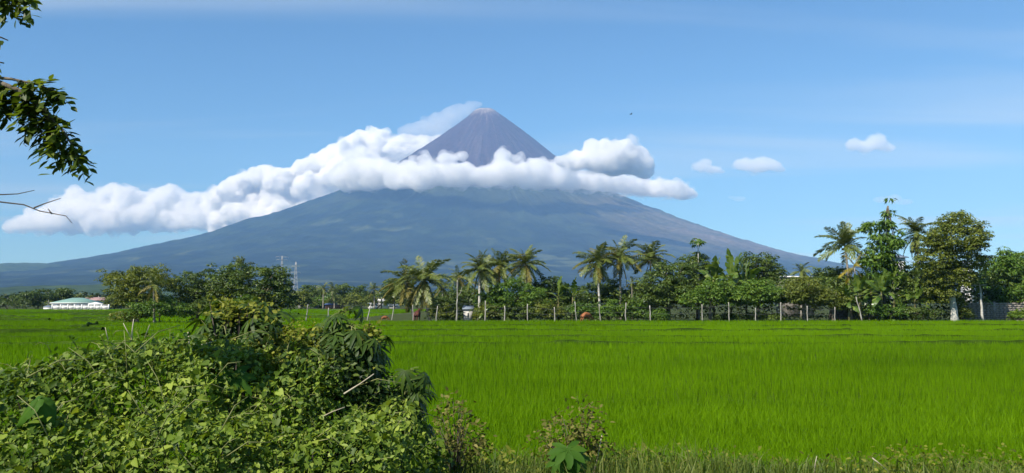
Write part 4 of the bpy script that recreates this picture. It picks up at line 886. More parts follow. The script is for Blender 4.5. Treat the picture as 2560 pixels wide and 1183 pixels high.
def houses():
    k = 238 / F
    house('white bungalow with green hipped roof beyond the left field', 176, 242, 10.2, 8, 2.0, 1.35, M_white, M_greenroof, 'hip')
    house('pink-roofed house half hidden behind the green-roofed bungalow', 234, 262, 6.6, 6, 2.7, 0.9, M_cream, M_redroof, 'gable', windows=2)
    root = empty('garden_wall', (gx(200, 236), 236, 0)); tag(root, 'white panelled garden wall in front of the green-roofed bungalow', 'wall'); rx = root.location[0]
    xs = [gx(p, 236) - rx for p in (131, 152, 170, 187, 205, 222, 237, 254, 272)]
    for i in range(8):
        a, b = xs[i], xs[i + 1]; MB().box(((a + b) / 2, 0, 0.75), (b - a - 0.2, 0.12, 0.6)).build('panel', M_white, root); MB().box(((a + b) / 2, 0.02, 0.2), (b - a - 0.2, 0.08, 0.5)).build('panel', M_cream, root)
        MB().box(((a + b) / 2, 0, 1.32), (b - a - 0.2, 0.12, 0.14)).build('rail', M_white, root)
        nb = 7
        for j in range(nb): MB().box((a + (b - a) * (j + 0.7) / (nb + 0.4), 0, 1.15), (0.1, 0.08, 0.22)).build('baluster', M_white, root)
    for x in xs: MB().box((x, 0, 0.75), (0.28, 0.28, 1.6)).build('pillar', M_white, root)
    mb = MB(); a, b = xs[5] - 0.3, xs[7] + 0.3; c = (a + b) / 2
    V = np.array([[a, 0.16, 1.45], [b, 0.16, 1.45], [b, 0.16, 1.75], [c, 0.16, 2.15], [a, 0.16, 1.75]]); V = np.vstack([V, V + [0, 0.2, 0]])
    mb.add(V, [np.array([[0, 1, 2, 3], [5, 8, 7, 6], [0, 5, 6, 1], [1, 6, 7, 2], [2, 7, 8, 3], [3, 8, 9, 4], [4, 9, 5, 0]]), np.array([[0, 3, 4], [5, 9, 8]])]); mb.build('gate_gable', M_white, root)
    house('low white lean-to left of the garden wall', 118, 240, 2.0, 2, 0.8, 0.35, M_white, M_greyroof, 'shed', windows=0, door=False, name='shed', over=0.1)
    house('small shed with blue roof beyond the far field', 830, 288, 4.2, 3, 1.3, 0.5, M_rust, M_blueroof, 'shed', windows=1, name='shed', door=False)
    house('small white house by the slanted posts in the distance', 930, 290, 2.6, 3, 1.5, 0.6, M_white, M_greyroof, 'gable', windows=1, door=False)
    house('white-walled house higher up among the far trees', 954, 300, 3.6, 3, 4.6, 0.8, M_white, M_cream, 'gable', windows=1)
    house('low far house with pale roof by the thin post', 985, 292, 3.0, 3, 1.0, 0.5, M_cream, M_greyroof, 'gable', windows=1, door=False)
    house('far house with long pale roof left of the blue shed', 800, 305, 4.6, 3, 3.7, 0.5, M_cream, M_white, 'shed', windows=2)
    house('far house with narrow white roof right of the field clump', 755, 300, 2.6, 3, 4.0, 0.4, M_cream, M_white, 'shed', windows=1)
    house('little hut with blue-grey roof and pale walls at the field edge', 1170, 97.5, 1.0, 1.0, 1.35, 0.38, M_cream, M_greyroof, 'shed', windows=1, name='hut', over=0.12, door=False)
    house('building showing only a long flat white roof above the small trees', 2000, 132, 4.2, 5, 5.9, 0.25, M_block, M_white, 'shed', windows=0, door=False, over=0.2)
    house('white two-storey house glimpsed between slender tree and round tree', 2257, 126, 1.2, 4, 8.6, 0.4, M_white, M_greyroof, 'gable', windows=1)
    house('white house corner showing right of the round crown', 2430, 128, 0.7, 3, 7.6, 0.5, M_white, M_greyroof, 'gable', windows=1)
houses()

M_steel = plain('galvanised_steel', (0.42, 0.43, 0.44), 0.5, 0.4)
def pylon(label, px, top_py, D, H, seed, arms):
    z = at(px, top_py, D)[2]; root = empty('transmission_tower', (gx(px, D), D, z - H), 0.5); tag(root, label, 'pylon', 'transmission towers')
    def half(h): return 0.5 + 2.6 * (1 - h / H) ** 1.25
    q = np.linspace(0, H, 9); r = 0.13
    for sx, sy in ((-1, -1), (1, -1), (1, 1), (-1, 1)):
        MB().tube([(sx * half(h), sy * half(h), h) for h in q], r, 4).build('leg', M_steel, root)
    mb = MB()
    for a, b in zip(q[:-1], q[1:]):
        for (s1, s2) in (((-1, -1), (1, -1)), ((1, -1), (1, 1)), ((1, 1), (-1, 1)), ((-1, 1), (-1, -1))):
            p = lambda s, h: (s[0] * half(h), s[1] * half(h), h)
            mb.tube([p(s1, a), p(s2, b)], 0.08, 4); mb.tube([p(s2, a), p(s1, b)], 0.08, 4); mb.tube([p(s1, b), p(s2, b)], 0.08, 4)
    mb.build('bracing', M_steel, root)
    for (h, w) in arms:
        m = MB(); hh = H * h
        for s in (-1, 1):
            m.tube([(0, -0.5, hh), (s * w, 0, hh + 0.2)], 0.11, 4); m.tube([(0, 0.5, hh), (s * w, 0, hh + 0.2)], 0.11, 4); m.tube([(0, 0, hh + 1.4), (s * w, 0, hh + 0.25)], 0.09, 4); m.tube([(s * w, 0, hh + 0.2), (s * w, 0, hh - 1.4)], 0.07, 4)
        m.build('cross_arm', M_steel, root)
pylon('lattice power pylon with wide crown arms, left of the two', 703, 640, 1050, 48, 920, [(0.97, 7.5), (0.90, 6.5)])
pylon('tall lattice power pylon with three arm levels, right of the two', 738, 655, 980, 42, 921, [(0.88, 4.6), (0.72, 5.4), (0.54, 5.6)])
for lb, px, ty, by, D in [('slender pale utility pole over the dark trees left of the bungalow', 121, 727, 770, 275), ('tall thin utility pole behind the green roof', 156, 724, 770, 275), ('short utility pole above the hedge at the far left', 19, 745, 770, 280), ('thin utility pole behind the pink-roofed house', 246, 740, 770, 275), ('thin utility pole among the far trees left of the blue shed', 791, 715, 770, 310)]:
    zt = at(px, ty, D)[2]; root = empty('utility_pole', (gx(px, D), D, 0)); tag(root, lb, 'utility pole', 'utility poles')
    MB().tube([(0, 0, -0.3), (0.04, 0, zt * 0.5), (0, 0, zt)], [0.16, 0.14, 0.10], 8).build('pole', M_post, root, True)
    MB().box((0, 0, zt - 0.5), (1.2, 0.1, 0.1)).build('cross_arm', M_post, root)

# cattle: one skinned body each
def skinned(name, joints, edges, mat, sub=2):
    me = bpy.data.meshes.new('tmp'); me.from_pydata([j[:3] for j in joints], edges, [])
    o = bpy.data.objects.new('tmp', me); C.objects.link(o); sk = o.modifiers.new('s', 'SKIN'); sk.use_smooth_shade = True
    for i, j in enumerate(joints):
        v = me.skin_vertices[0].data[i]; r = j[3]; v.radius = r if isinstance(r, tuple) else (r, r); v.use_root = (i == 0)
    ss = o.modifiers.new('u', 'SUBSURF'); ss.levels = sub; ss.render_levels = sub
    dg = bpy.context.evaluated_depsgraph_get(); m2 = bpy.data.meshes.new_from_object(o.evaluated_get(dg)); bpy.data.objects.remove(o); bpy.data.meshes.remove(me)
    m2.materials.clear(); m2.materials.append(mat); m2.name = name; return m2
def cow(label, px, D, rz, mat, seed, s=1.0, graze=True, z=0.0):
    J = [(-0.55, 0, 1.08, (0.23, 0.25)), (-0.15, 0, 0.96, (0.30, 0.42)), (0.30, 0, 0.98, (0.28, 0.40)), (0.58, 0, 1.12, (0.20, 0.26))]; E = [(0, 1), (1, 2), (2, 3)]
    if graze: J += [(0.86, 0, 0.92, 0.14), (1.05, 0, 0.66, 0.115), (1.16, 0, 0.48, 0.10), (1.26, 0, 0.30, 0.065)]
    else: J += [(0.80, 0, 1.32, 0.15), (0.98, 0, 1.46, 0.125), (1.16, 0, 1.40, 0.10), (1.32, 0, 1.32, 0.07)]
    E += [(3, 4), (4, 5), (5, 6), (6, 7)]
    for sy in (-1, 1):
        n = len(J); J += [(0.50, sy * 0.15, 0.80, 0.10), (0.52, sy * 0.16, 0.44, 0.06), (0.50, sy * 0.16, 0.10, 0.045), (0.54, sy * 0.16, 0.02, 0.05)]; E += [(3, n), (n, n + 1), (n + 1, n + 2), (n + 2, n + 3)]
        n = len(J); J += [(-0.58, sy * 0.15, 0.82, 0.13), (-0.50, sy * 0.16, 0.60, 0.085), (-0.68, sy * 0.16, 0.40, 0.055), (-0.64, sy * 0.16, 0.10, 0.045), (-0.60, sy * 0.16, 0.02, 0.05)]; E += [(0, n), (n, n + 1), (n + 1, n + 2), (n + 2, n + 3), (n + 3, n + 4)]
    root = empty('cow', (gx(px, D), D, z), rz, s); tag(root, label, 'cow')
    obj('body', skinned('body', J, E, mat), root)
    h = np.array(J[6][:3]); up = np.array([0.10, 0, 0.08]) if graze else np.array([-0.02, 0, 0.10])
    for sy in (-1, 1):
        p = h + up * 0.6 + np.array([0, sy * 0.09, 0])
        V, Ft, R = cards(np.array([p]), np.array([[0.3, 0, 1.0]]), unit(np.array([[-0.2, sy, 0.1]])), 0.2, 0.11, np.array([0.5])); obj('ear', mesh_data('ear', V, Ft, mat, rnd=R), root)
        MB().tube([p + up * 0.5, p + up * 1.1 + np.array([0, sy * 0.06, 0.04]), p + up * 1.7 + np.array([0, sy * 0.05, 0.08])], [0.025, 0.018, 0.006], 6).build('horn', M_dark, root)
    MB().tube([(-0.78, 0, 1.12), (-0.88, 0, 1.0), (-0.90, 0.02, 0.6), (-0.88, 0.04, 0.42)], [0.035, 0.025, 0.018, 0.035], 6).build('tail', M_dark, root)
M_cow = noise_mat('brown_hide', (0.20, 0.07, 0.025), (0.34, 0.13, 0.05), 3, 0.7, spec=0.25); M_cow2 = noise_mat('dark_brown_hide', (0.055, 0.018, 0.012), (0.12, 0.04, 0.022), 3, 0.7, spec=0.25)
cow('dark brown cow seen from behind beside a slanted white post', 1043, 93.2, math.radians(82), M_cow2, 1, 0.98, False)
cow('reddish brown cow grazing with lowered head at the field edge', 1464, 93.2, math.radians(38), M_cow, 2, 0.86, True)
cow('small orange-brown calf almost hidden in the far rice', 961, 100, math.radians(15), M_cow, 3, 0.48, True)

# bird high in the sky
def bird():
    p = at(1577, 286, 120); root = empty('bird', p, math.radians(25)); tag(root, 'tiny dark bird gliding high right of the volcano summit', 'bird'); m = plain('dark_plumage', (0.02, 0.022, 0.03), 0.7)
    obj('body', skinned('body', [(-0.14, 0, 0, 0.02), (-0.05, 0, 0, 0.045), (0.06, 0, 0.01, 0.045), (0.13, 0, 0.02, 0.028), (0.19, 0, 0.015, 0.008)], [(0, 1), (1, 2), (2, 3), (3, 4)], m), root)
    for s in (-1, 1):
        V = np.array([[0.08, s * 0.03, 0.02], [-0.05, s * 0.03, 0.02], [0.09, s * 0.2, 0.12], [-0.05, s * 0.2, 0.11], [-0.02, s * 0.42, 0.14], [-0.06, s * 0.40, 0.13]]); V2 = np.vstack([V, V - [0, 0, 0.008]])
        f = np.array([[0, 1, 3, 2], [2, 3, 5, 4], [6, 8, 9, 7], [8, 10, 11, 9]]); obj('wing', mesh_data('wing', V2, f, m), root)
    V = np.array([[-0.12, 0.02, 0], [-0.12, -0.02, 0], [-0.26, -0.06, 0.0], [-0.26, 0.06, 0.0]]); obj('tail', mesh_data('tail', np.vstack([V, V - [0, 0, .006]]), np.array([[0, 1, 2, 3], [4, 7, 6, 5]]), m), root)
bird()

# ------------------------------------------------------------------ rice
M_rice = leaf_mat('rice_blade', (0.036, 0.080, 0.001), (0.102, 0.212, 0.001), (0.18, 0.33, 0.002), 0.35, 0.6, 0.08, tcol=(1.25, 1.3, 0.4))
def blades(P, H, Wd, lean, az, rnd, seg):
    """upright grass blades; seg 2: two segments with a nodding tip, seg 1: one triangle"""
    n = len(P); d = np.stack([np.cos(az), np.sin(az), np.zeros(n)], -1); rg = np.random.default_rng(n)
    fa = rg.uniform(0, 2 * math.pi, n); s = np.stack([np.cos(fa), np.sin(fa), np.zeros(n)], -1) * (Wd / 2)[:, None]; up = np.array([0, 0, 1.0])
    if seg == 2:
        m = P + up * (H * 0.62)[:, None] + d * (lean * H * 0.3)[:, None]; t = P + up * H[:, None] * (1 - 0.25 * lean[:, None]) + d * (lean * H)[:, None]
        V = np.stack([P - s, P + s, m + s * 0.9, m - s * 0.9, t], 1).reshape(-1, 3); i = np.arange(n)[:, None] * 5
        return V, [i + np.array([[0, 1, 2, 3]]), i + np.array([[3, 2, 4]])], np.repeat(rnd, 5)
    t = P + up * H[:, None] + d * (lean * H * 0.8)[:, None]
    V = np.stack([P - s, P + s, t], 1).reshape(-1, 3); i = np.arange(n)[:, None] * 3
    return V, [i + np.array([[0, 1, 2]])], np.repeat(rnd, 3)
BUNDS = [(28.6, 0.10, 0.35), (44.5, 0.42, 0.8), (52.5, 0.34, 0.7), (63.0, 0.45, 0.75), (76.0, 0.5, 0.5)]
def bund_gap(x, y, wide=1.0):
    g = np.zeros_like(x)
    for (y0, w, st) in BUNDS:
        c = y0 + 1.1 * n2(x, x * 0 + y0, 0.05, 7) + 0.012 * x; br = sstep(-0.25 - (st - 0.5), 0.15, n2(x, x * 0 + y0 * 3, 0.12, 9) + (x < -14) * 0.5)
        g = np.maximum(g, (np.abs(y - c) < wide * w * (0.7 + 0.6 * n2(x, y, 0.8, 10))) * br)
    for (xa, ya, xb, yb) in SEGS:
        t = np.clip((x - xa) / (xb - xa), 0, 1); c = ya + (yb - ya) * t; g = np.maximum(g, (x > xa) * (x < xb) * (np.abs(y - c) < wide * (0.75 if ya < 100 else 1.8)))
    return g
SEGS = [(-42, 53, -29, 63), (-39, 83, -33.5, 68), (-66, 99, -51, 98), (-55, 111, -46, 109), (-49, 95, -40, 93), (-80, 121, -64, 119), (-70, 140, -34, 142), (-36, 120, -22, 116), (-90, 165, -40, 160)]
M_bund = noise_mat('bund_bank', (0.018, 0.040, 0.003), (0.055, 0.10, 0.008), 1.6, 0.95, spec=0.05, bump=0.6, bump_scale=8, c3=(0.030, 0.060, 0.004))
def bunds():
    """low grassy banks between the paddies, standing a hand above the rice in places"""
    rg = np.random.default_rng(5); G_ = []
    def strip(xs, ys, w, hi, sd):
        n = len(xs); top = hi * (0.86 + 0.55 * n2(xs, ys, 0.30, sd) + 0.22 * n2(xs, ys, 1.7, sd + 1)); sec = [(-1.0, -0.02), (-0.6, 0.55), (-0.15, 1.0), (0.25, 0.95), (0.65, 0.5), (1.0, -0.02)]; k = len(sec)
        V = np.stack([np.stack([xs, ys + s * w, top * h], -1) for s, h in sec], 1).reshape(-1, 3); i = np.arange(n - 1)[:, None] * k + np.arange(k - 1)[None, :]
        o = obj('bund', mesh_data('bund', V, np.stack([i, i + 1, i + k + 1, i + k], -1).reshape(-1, 4)[:, ::-1], M_bund, True)); tag(o, 'low grassy bank between the rice paddies', 'bank', kind='structure')
    for j, (y0, w, st) in enumerate(BUNDS[1:]):
        xs = np.arange(-0.66 * y0 - 4, 0.66 * y0 + 4, 0.25); strip(xs, y0 + 1.1 * n2(xs, xs * 0 + y0, 0.05, 7) + 0.012 * xs, 0.4, 0.275, 20 + j * 3)
    for j, (xa, ya, xb, yb) in enumerate(SEGS):
        xs = np.arange(xa, xb, 0.3); strip(xs, ya + (yb - ya) * (xs - xa) / (xb - xa), 0.6 if ya < 100 else 1.2, 0.40 if ya < 100 else 0.50, 60 + j * 3)
bunds()
def rice():
    rg = np.random.default_rng(42); mbs = {'near': ([], [], []), 'far': ([], [], [])}; Vall, F3, F4, Rall, n0 = [], [], [], [], 0
    for (y0, y1, dens, nb, seg, wd) in [(9.4, 13, 90, 11, 2, 0.0065), (13, 18, 70, 10, 2, 0.0075), (18, 30, 40, 8, 1, 0.013), (30, 60, 17, 6, 1, 0.024), (60, 94.5, 8, 5, 1, 0.045), (94.5, 240, 2.6, 5, 1, 0.10)]:
        if y1 < 95: xa = lambda y: -0.66 * y - 4; xb = lambda y: 0.66 * y + 4
        else: xa = lambda y: -0.64 * y; xb = lambda y: (1085 - 1280) / F * y
        A = (xb(y1) - xa(y1)) * (y1 - y0); n = int(A * dens); st = 1 / math.sqrt(dens)
        X, Y = np.meshgrid(np.arange(xa(y1), xb(y1), st), np.arange(y0, y1, st)); X = X.ravel() + rg.uniform(-0.45, 0.45, X.size) * st; Y = Y.ravel() + rg.uniform(-0.45, 0.45, Y.size) * st
        k = (X > xa(Y)) & (X < xb(Y)) & (Y > EDGE(X, Y)) & (rg.random(X.size) > bund_gap(X, Y) * 0.93)
        k &= ~((X > gx(300, 90)) & (X < gx(712, 90)) & (Y > 89.5) & (Y < 97)); X, Y = X[k], Y[k]
        Hh = 0.36 * (1 + 0.16 * n2(X, Y, 0.16, 5) + 0.10 * n2(X, Y, 1.1, 6)); tone = 0.5 + 0.30 * n2(X, Y, 0.06, 8) + 0.2 * n2(X, Y, 0.5, 12)
        bd = bund_gap(X, Y, 4.5); Hh = Hh * (1 - 0.38 * bd); tone = tone - 0.55 * bd  # rows beside the bunds toned darker: bank shade put into the blade colour
        tone = tone + 0.22 * sstep(15, 60, Y) - 0.10 * sstep(100, 180, Y)
        idx = np.repeat(np.arange(len(X)), nb); m = len(idx); a = rg.uniform(0, 6.283, m)
        r = rg.random(m) ** 0.7 * (0.055 if seg == 2 else 0.42 * st)
        P = np.stack([X[idx] + r * np.cos(a), Y[idx] + r * np.sin(a), BANK(X, Y)[idx] - 0.01], -1)
        V, Fs, R = blades(P, Hh[idx] * rg.uniform(0.72, 1.06, m), np.full(m, wd) * rg.uniform(0.8, 1.25, m), rg.uniform(0.06, 0.42, m) if seg == 2 else rg.uniform(0.05, 0.3, m), a + rg.normal(0, 0.5, m), np.clip(tone[idx] + rg.normal(0, 0.16, m), 0, 1), seg)
        for f in Fs: (F4 if f.shape[1] == 4 else F3).append(f + n0)
        Vall.append(V); Rall.append(R); n0 += len(V)
    o = obj('rice', mesh_data('rice', np.concatenate(Vall), [np.concatenate(F4), np.concatenate(F3)], M_rice, rnd=np.concatenate(Rall)))
    tag(o, 'dense bright green young rice filling the paddy fields', 'rice', kind='stuff')
rice()

# ------------------------------------------------------------------ foreground: thicket, weeds, verge, overhanging tree
M_vine = leaf_mat('vine_leaf', (0.034, 0.072, 0.006), (0.13, 0.20, 0.018), (0.31, 0.38, 0.055), 0.30, 0.5, 0.22)
M_vine_y = leaf_mat('weed_leaf', (0.06, 0.08, 0.008), (0.15, 0.175, 0.018), (0.28, 0.28, 0.045), 0.32, 0.6, 0.15)
M_weed = leaf_mat('dry_weed_leaf', (0.05, 0.05, 0.010), (0.13, 0.135, 0.026), (0.26, 0.23, 0.07), 0.28, 0.6, 0.12)
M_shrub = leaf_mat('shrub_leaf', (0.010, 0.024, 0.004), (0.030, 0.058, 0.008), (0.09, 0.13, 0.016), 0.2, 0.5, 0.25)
M_stem = noise_mat('green_stem', (0.10, 0.12, 0.03), (0.26, 0.26, 0.10), 8, 0.7)
M_twig = noise_mat('twig_bark', (0.05, 0.04, 0.035), (0.12, 0.10, 0.08), 12, 0.9)
M_dry = noise_mat('dry_stem', (0.36, 0.30, 0.20), (0.60, 0.54, 0.40), 8, 0.8)
HEART = np.array([[0, 0, 0], [-0.10, 0.24, 0.03], [0.16, 0.44, 0.07], [0.55, 0.30, 0.04], [1.0, 0, -0.10], [0.55, -0.30, 0.04], [0.16, -0.44, 0.07], [-0.10, -0.24, 0.03], [0.40, 0, -0.03]])
HF = np.array([[8, 1, 0], [8, 2, 1], [8, 3, 2], [8, 4, 3], [8, 5, 4], [8, 6, 5], [8, 7, 6], [8, 0, 7]])
OVAL = np.array([[0, 0, 0], [0.28, 0.25, 0.03], [0.62, 0.23, 0.03], [1.0, 0, -0.06], [0.62, -0.23, 0.03], [0.28, -0.25, 0.03], [0.45, 0, -0.02]])
OF = np.array([[6, 1, 0], [6, 2, 1], [6, 3, 2], [6, 4, 3], [6, 5, 4], [6, 0, 5]])
def leafset(P, Nr, Di, L, rnd, T=HEART, TF=HF):
    Di = unit(Di - Nr * (Di * Nr).sum(1)[:, None]); S = np.cross(Nr, Di); n = len(P); k = len(T)
    V = P[:, None, :] + L[:, None, None] * (T[None, :, 0:1] * Di[:, None, :] + T[None, :, 1:2] * S[:, None, :] + T[None, :, 2:3] * Nr[:, None, :])
    return V.reshape(-1, 3), (np.arange(n)[:, None, None] * k + TF[None]).reshape(-1, 3), np.repeat(rnd, k)
def leaf_matrix(p, n, d, L):
    d = unit(d - n * np.dot(n, d)); s = np.cross(n, d); m = np.eye(4); m[:3, 0] = d * L; m[:3, 1] = s * L; m[:3, 2] = n * L; m[:3, 3] = p; return Matrix(m.tolist())
def ells(sp): return [(at(px, py, D), np.array([rx * D / F, ry, rz * D / F])) for (px, py, rx, rz, D, ry) in sp]
def on_ells(E, n, rg, lo=0.9, hi=1.05, back=0.25):
    Cn = np.array([e[0] for e in E]); Rn = np.array([e[1] for e in E]); w = (Rn[:, 0] * Rn[:, 2]); P, N_ = [], []; got = 0
    while got < n:
        m = n * 2; k = rg.choice(len(E), m, p=w / w.sum()); d = rdir(rg, m); p = Cn[k] + d * Rn[k] * rg.uniform(lo, hi, (m, 1)); nn = unit(d / Rn[k])
        ok = np.ones(m, bool)
        for j in range(len(E)): ok &= ~(((((p - Cn[j]) / Rn[j]) ** 2).sum(1) < 0.82) & (k != j))
        ok &= (rg.random(m) < np.where(nn[:, 1] > 0.35, back, 1.0)) & (p[:, 2] > 0.35)
        P.append(p[ok]); N_.append(nn[ok]); got += ok.sum()
        if got == 0: break
    return np.concatenate(P)[:n], np.concatenate(N_)[:n]
HEART_ME = [mesh_data('leaf', HEART, HF, M_vine, rnd=np.full(9, r)) for r in (0.25, 0.5, 0.75, 0.95)]
def thicket():
    rg = np.random.default_rng(61)
    sp = [(40, 1090, 230, 165, 6.0, 0.8), (230, 1040, 190, 165, 6.5, 0.8), (400, 1040, 190, 185, 6.8, 0.8), (570, 1060, 190, 195, 6.8, 0.8), (740, 1040, 160, 170, 7.0, 0.8), (850, 1060, 95, 140, 7.2, 0.6),
          (335, 905, 62, 46, 7.0, 0.4), (250, 935, 80, 48, 6.8, 0.4), (490, 920, 80, 52, 7.2, 0.45), (620, 930, 90, 50, 7.3, 0.45), (730, 905, 80, 50, 7.3, 0.45), (130, 965, 110, 48, 6.4, 0.4), (20, 985, 80, 50, 6.2, 0.4),
          (150, 1180, 260, 150, 5.6, 0.6), (480, 1190, 260, 140, 5.8, 0.6), (800, 1200, 230, 150, 6.2, 0.6), (960, 1150, 120, 110, 6.9, 0.5)]
    E = ells(sp); root = empty('vine_thicket', (-2.6, 7.0, 0.5)); tag(root, 'big mound of yellow-green heart-leaved vines in the left foreground', 'thicket'); o = np.array(root.location)
    n1, n2_, = 25000, 13000
    P, Nn = on_ells(E, n1, rg); P2, N2 = on_ells(E, n2_, rg, 0.74, 0.93)
    P = np.concatenate([P, P2]); Nn = np.concatenate([Nn, N2]); n = len(P)
    P = P + rg.normal(size=P.shape) * 0.035
    bump = n2(P[:, 0] * 3.2, P[:, 2] * 3.2, 1.0, 15); P = P + Nn * (bump * 0.15 + 0.05 * n2(P[:, 0] * 11, P[:, 2] * 11, 1.0, 18))[:, None]
    Nr = unit(Nn * 0.55 + np.array([-0.25, -0.35, 0.55]) + 0.72 * rg.normal(size=(n, 3)))
    Di = np.array([0, -0.1, -1.0]) + 0.9 * rg.normal(size=(n, 3)); L = 0.036 * np.exp(rg.normal(0, 0.30, n)) * np.where(rg.random(n) < 0.04, 1.5, 1.0)
    ton = np.clip(0.42 + 0.28 * n2(P[:, 0], P[:, 2], 1.3, 16) + rg.normal(0, 0.26, n), 0, 1)
    # the 300 largest on the face of the mound are parts of their own
    vis = (np.arange(n) < n1) & (Nn[:, 1] < 0.1) & (P[:, 2] > 2.2 - 0.19 * P[:, 1]); sc = np.where(vis, L / P[:, 1], 0); top = np.argsort(-sc)[:300]; rest = np.setdiff1d(np.arange(n), top)
    for i in top: obj('leaf', HEART_ME[int(np.clip(ton[i] * 4, 0, 3))], root, mw=leaf_matrix(P[i] - o, Nr[i], Di[i], L[i]))
    h = rest[rg.random(len(rest)) < 0.55]; e_ = np.setdiff1d(rest, h)
    V, Ft, R = leafset(P[h] - o, Nr[h], Di[h], L[h], ton[h]); V2, F2, R2 = leafset(P[e_] - o, Nr[e_], Di[e_], L[e_] * 1.25, ton[e_], OVAL * np.array([1, 0.75, 1.5]), OF)
    # leafy shoots springing out of the mound
    k = 260; c = P[rg.choice(np.where((Nn[:, 2] > 0.25) & (np.arange(n) < n1))[0], k)] - o; dd = unit(rg.normal(size=(k, 3)) * np.array([0.8, 0.5, 0.4]) + np.array([0, -0.1, 0.9])); ln = rg.uniform(0.08, 0.28, k); ii = np.repeat(np.arange(k), 9); tt = np.tile(np.linspace(0.1, 1, 9), k)
    SP = c[ii] + dd[ii] * (ln[ii] * tt)[:, None] + np.array([0, 0, -1]) * (0.35 * ln[ii] * tt ** 2)[:, None]; m = len(SP)
    V3, F3, R3 = leafset(SP, unit(rg.normal(size=(m, 3)) * 0.6 + np.array([-0.2, -0.4, 0.6])), dd[ii] * 0.5 + rg.normal(size=(m, 3)), 0.034 * (1.2 - 0.5 * tt) * rg.uniform(0.7, 1.3, m), np.clip(rg.normal(0.7, 0.2, m), 0, 1), OVAL, OF)
    nv, nv2 = len(V), len(V2); q = obj('leaves', mesh_data('leaves', np.concatenate([V, V2, V3]), np.concatenate([Ft, F2 + nv, F3 + nv + nv2]), M_vine, rnd=np.concatenate([R, R2, R3])), root); tag(q, kind='stuff')
    mb = MB()
    for j in range(k): mb.tube([c[j], c[j] + dd[j] * ln[j] * 0.5 - [0, 0, 0.09 * ln[j]], c[j] + dd[j] * ln[j] - [0, 0, 0.35 * ln[j]]], [0.003, 0.0025, 0.0015], 4, cap=False)
    tag(mb.build('shoots', M_stem, root), kind='stuff')
    mb = MB()
    for i in range(170):
        a = P[rg.integers(n1)] - o; d = rg.normal(size=3) * np.array([1, 0.6, 0.7]); d = d / np.linalg.norm(d) * rg.uniform(0.15, 0.5); mb.tube([a, a + d * 0.5 + [0, 0, 0.05], a + d], [0.004, 0.0035, 0.002], 4)
    tag(mb.build('runners', M_stem, root), kind='stuff')
    mb = MB()
    for i in range(60):
        a = P2[rg.integers(len(P2))] - o; mb.tube([np.array([a[0] * 0.9, a[1] * 0.6, -0.1]), np.array([a[0] * 0.95, a[1] * 0.8, a[2] * 0.6]), a], [0.012, 0.009, 0.004], 5)
    mb.build('stems', M_twig, root)
    # curling tips and pale stalks standing above the mound
    for (pts, r, m) in [([(330, 870), (329, 845), (331, 822), (334, 798)], 0.006, M_dry), ([(330, 848), (318, 828), (308, 808)], 0.004, M_dry), ([(362, 845), (368, 828), (374, 812)], 0.004, M_dry), ([(270, 850), (266, 832), (263, 818)], 0.004, M_dry), ([(283, 838), (290, 828), (308, 826)], 0.003, M_stem),
                        ([(128, 882), (118, 862), (100, 856), (88, 862)], 0.003, M_stem), ([(68, 910), (68, 890), (74, 880), (82, 880)], 0.003, M_stem), ([(190, 880), (186, 870), (178, 868)], 0.003, M_stem), ([(485, 930), (474, 870), (470, 830)], 0.006, M_dry), ([(450, 880), (490, 866), (540, 852)], 0.006, M_dry),
                        ([(860, 985), (900, 960), (935, 935)], 0.007, M_dry), ([(800, 1045), (830, 1030), (862, 1018)], 0.005, M_dry), ([(730, 1085), (752, 1092), (780, 1108)], 0.009, M_dry), ([(470, 850), (445, 850), (438, 868)], 0.003, M_stem)]:
        D = 6.6 if pts[0][1] > 980 else 7.0
        q = [at(x, y, D - 0.25) - o for x, y in pts]; MB().tube(q, np.linspace(r, r * 0.5, len(q)), 5).build('stalk', m, root, True)
thicket()

def leafy_plant(name, label, cat, base_px, D, heads, seed, leaf=0.20, sets=(CAS, CASY), per=9, young=5, base_z=0.45, spread=1.0, stem=0.012, group=None, small=None):
    """several stems, each ending in a head of palmate leaves on petioles. heads: (px, py)"""
    rg = np.random.default_rng(seed); b = np.array([gx(base_px, D), D, base_z]); root = empty(name, b); tag(root, label, cat, group); mb = MB()
    for (px, py) in heads:
        Dh = D + rg.uniform(-0.25, 0.25); t = at(px, py, Dh) - b; u = np.linspace(0, 1, 6)[:, None]; pts = t * u + np.array([0.06 * rg.normal(), 0, 0]) * np.sin(u * 3.1)
        mb.tube(pts, stem * (1.2 - 0.6 * u[:, 0]), 6)
        for j in range(per + young):
            yg = j >= per; s = 1.0 - (0.42 * rg.random() * spread if not yg else 0.04 * rg.random()); p = t * s
            az = j * 2.4 + rg.normal(0, 0.3); el = math.radians(rg.uniform(-20, 35) if not yg else rg.uniform(20, 75)); pl = leaf * (rg.uniform(0.6, 1.1) if not yg else 0.25)
            e = p + pl * np.array([math.cos(az) * math.cos(el), math.sin(az) * math.cos(el), math.sin(el)]); mb.tube([p, (p + e) / 2 + [0, 0, 0.01], e], [0.0035, 0.003, 0.0025], 4)
            me = sets[1][j % len(sets[1])] if yg else sets[0][j % len(sets[0])]
            m = Matrix.Translation(e) @ Matrix.Rotation(az, 4, 'Z') @ Matrix.Rotation(math.radians(rg.uniform(10, 55) if not yg else rg.uniform(-30, 20)), 4, 'Y') @ Matrix.Rotation(rg.normal(0, 0.3), 4, 'X') @ Matrix.Scale(leaf * (rg.uniform(0.8, 1.15) if not yg else rg.uniform(0.35, 0.55)), 4)
            obj('leaf', me, root, mw=m)
    mb.build('stem', M_stem, root, True); return root
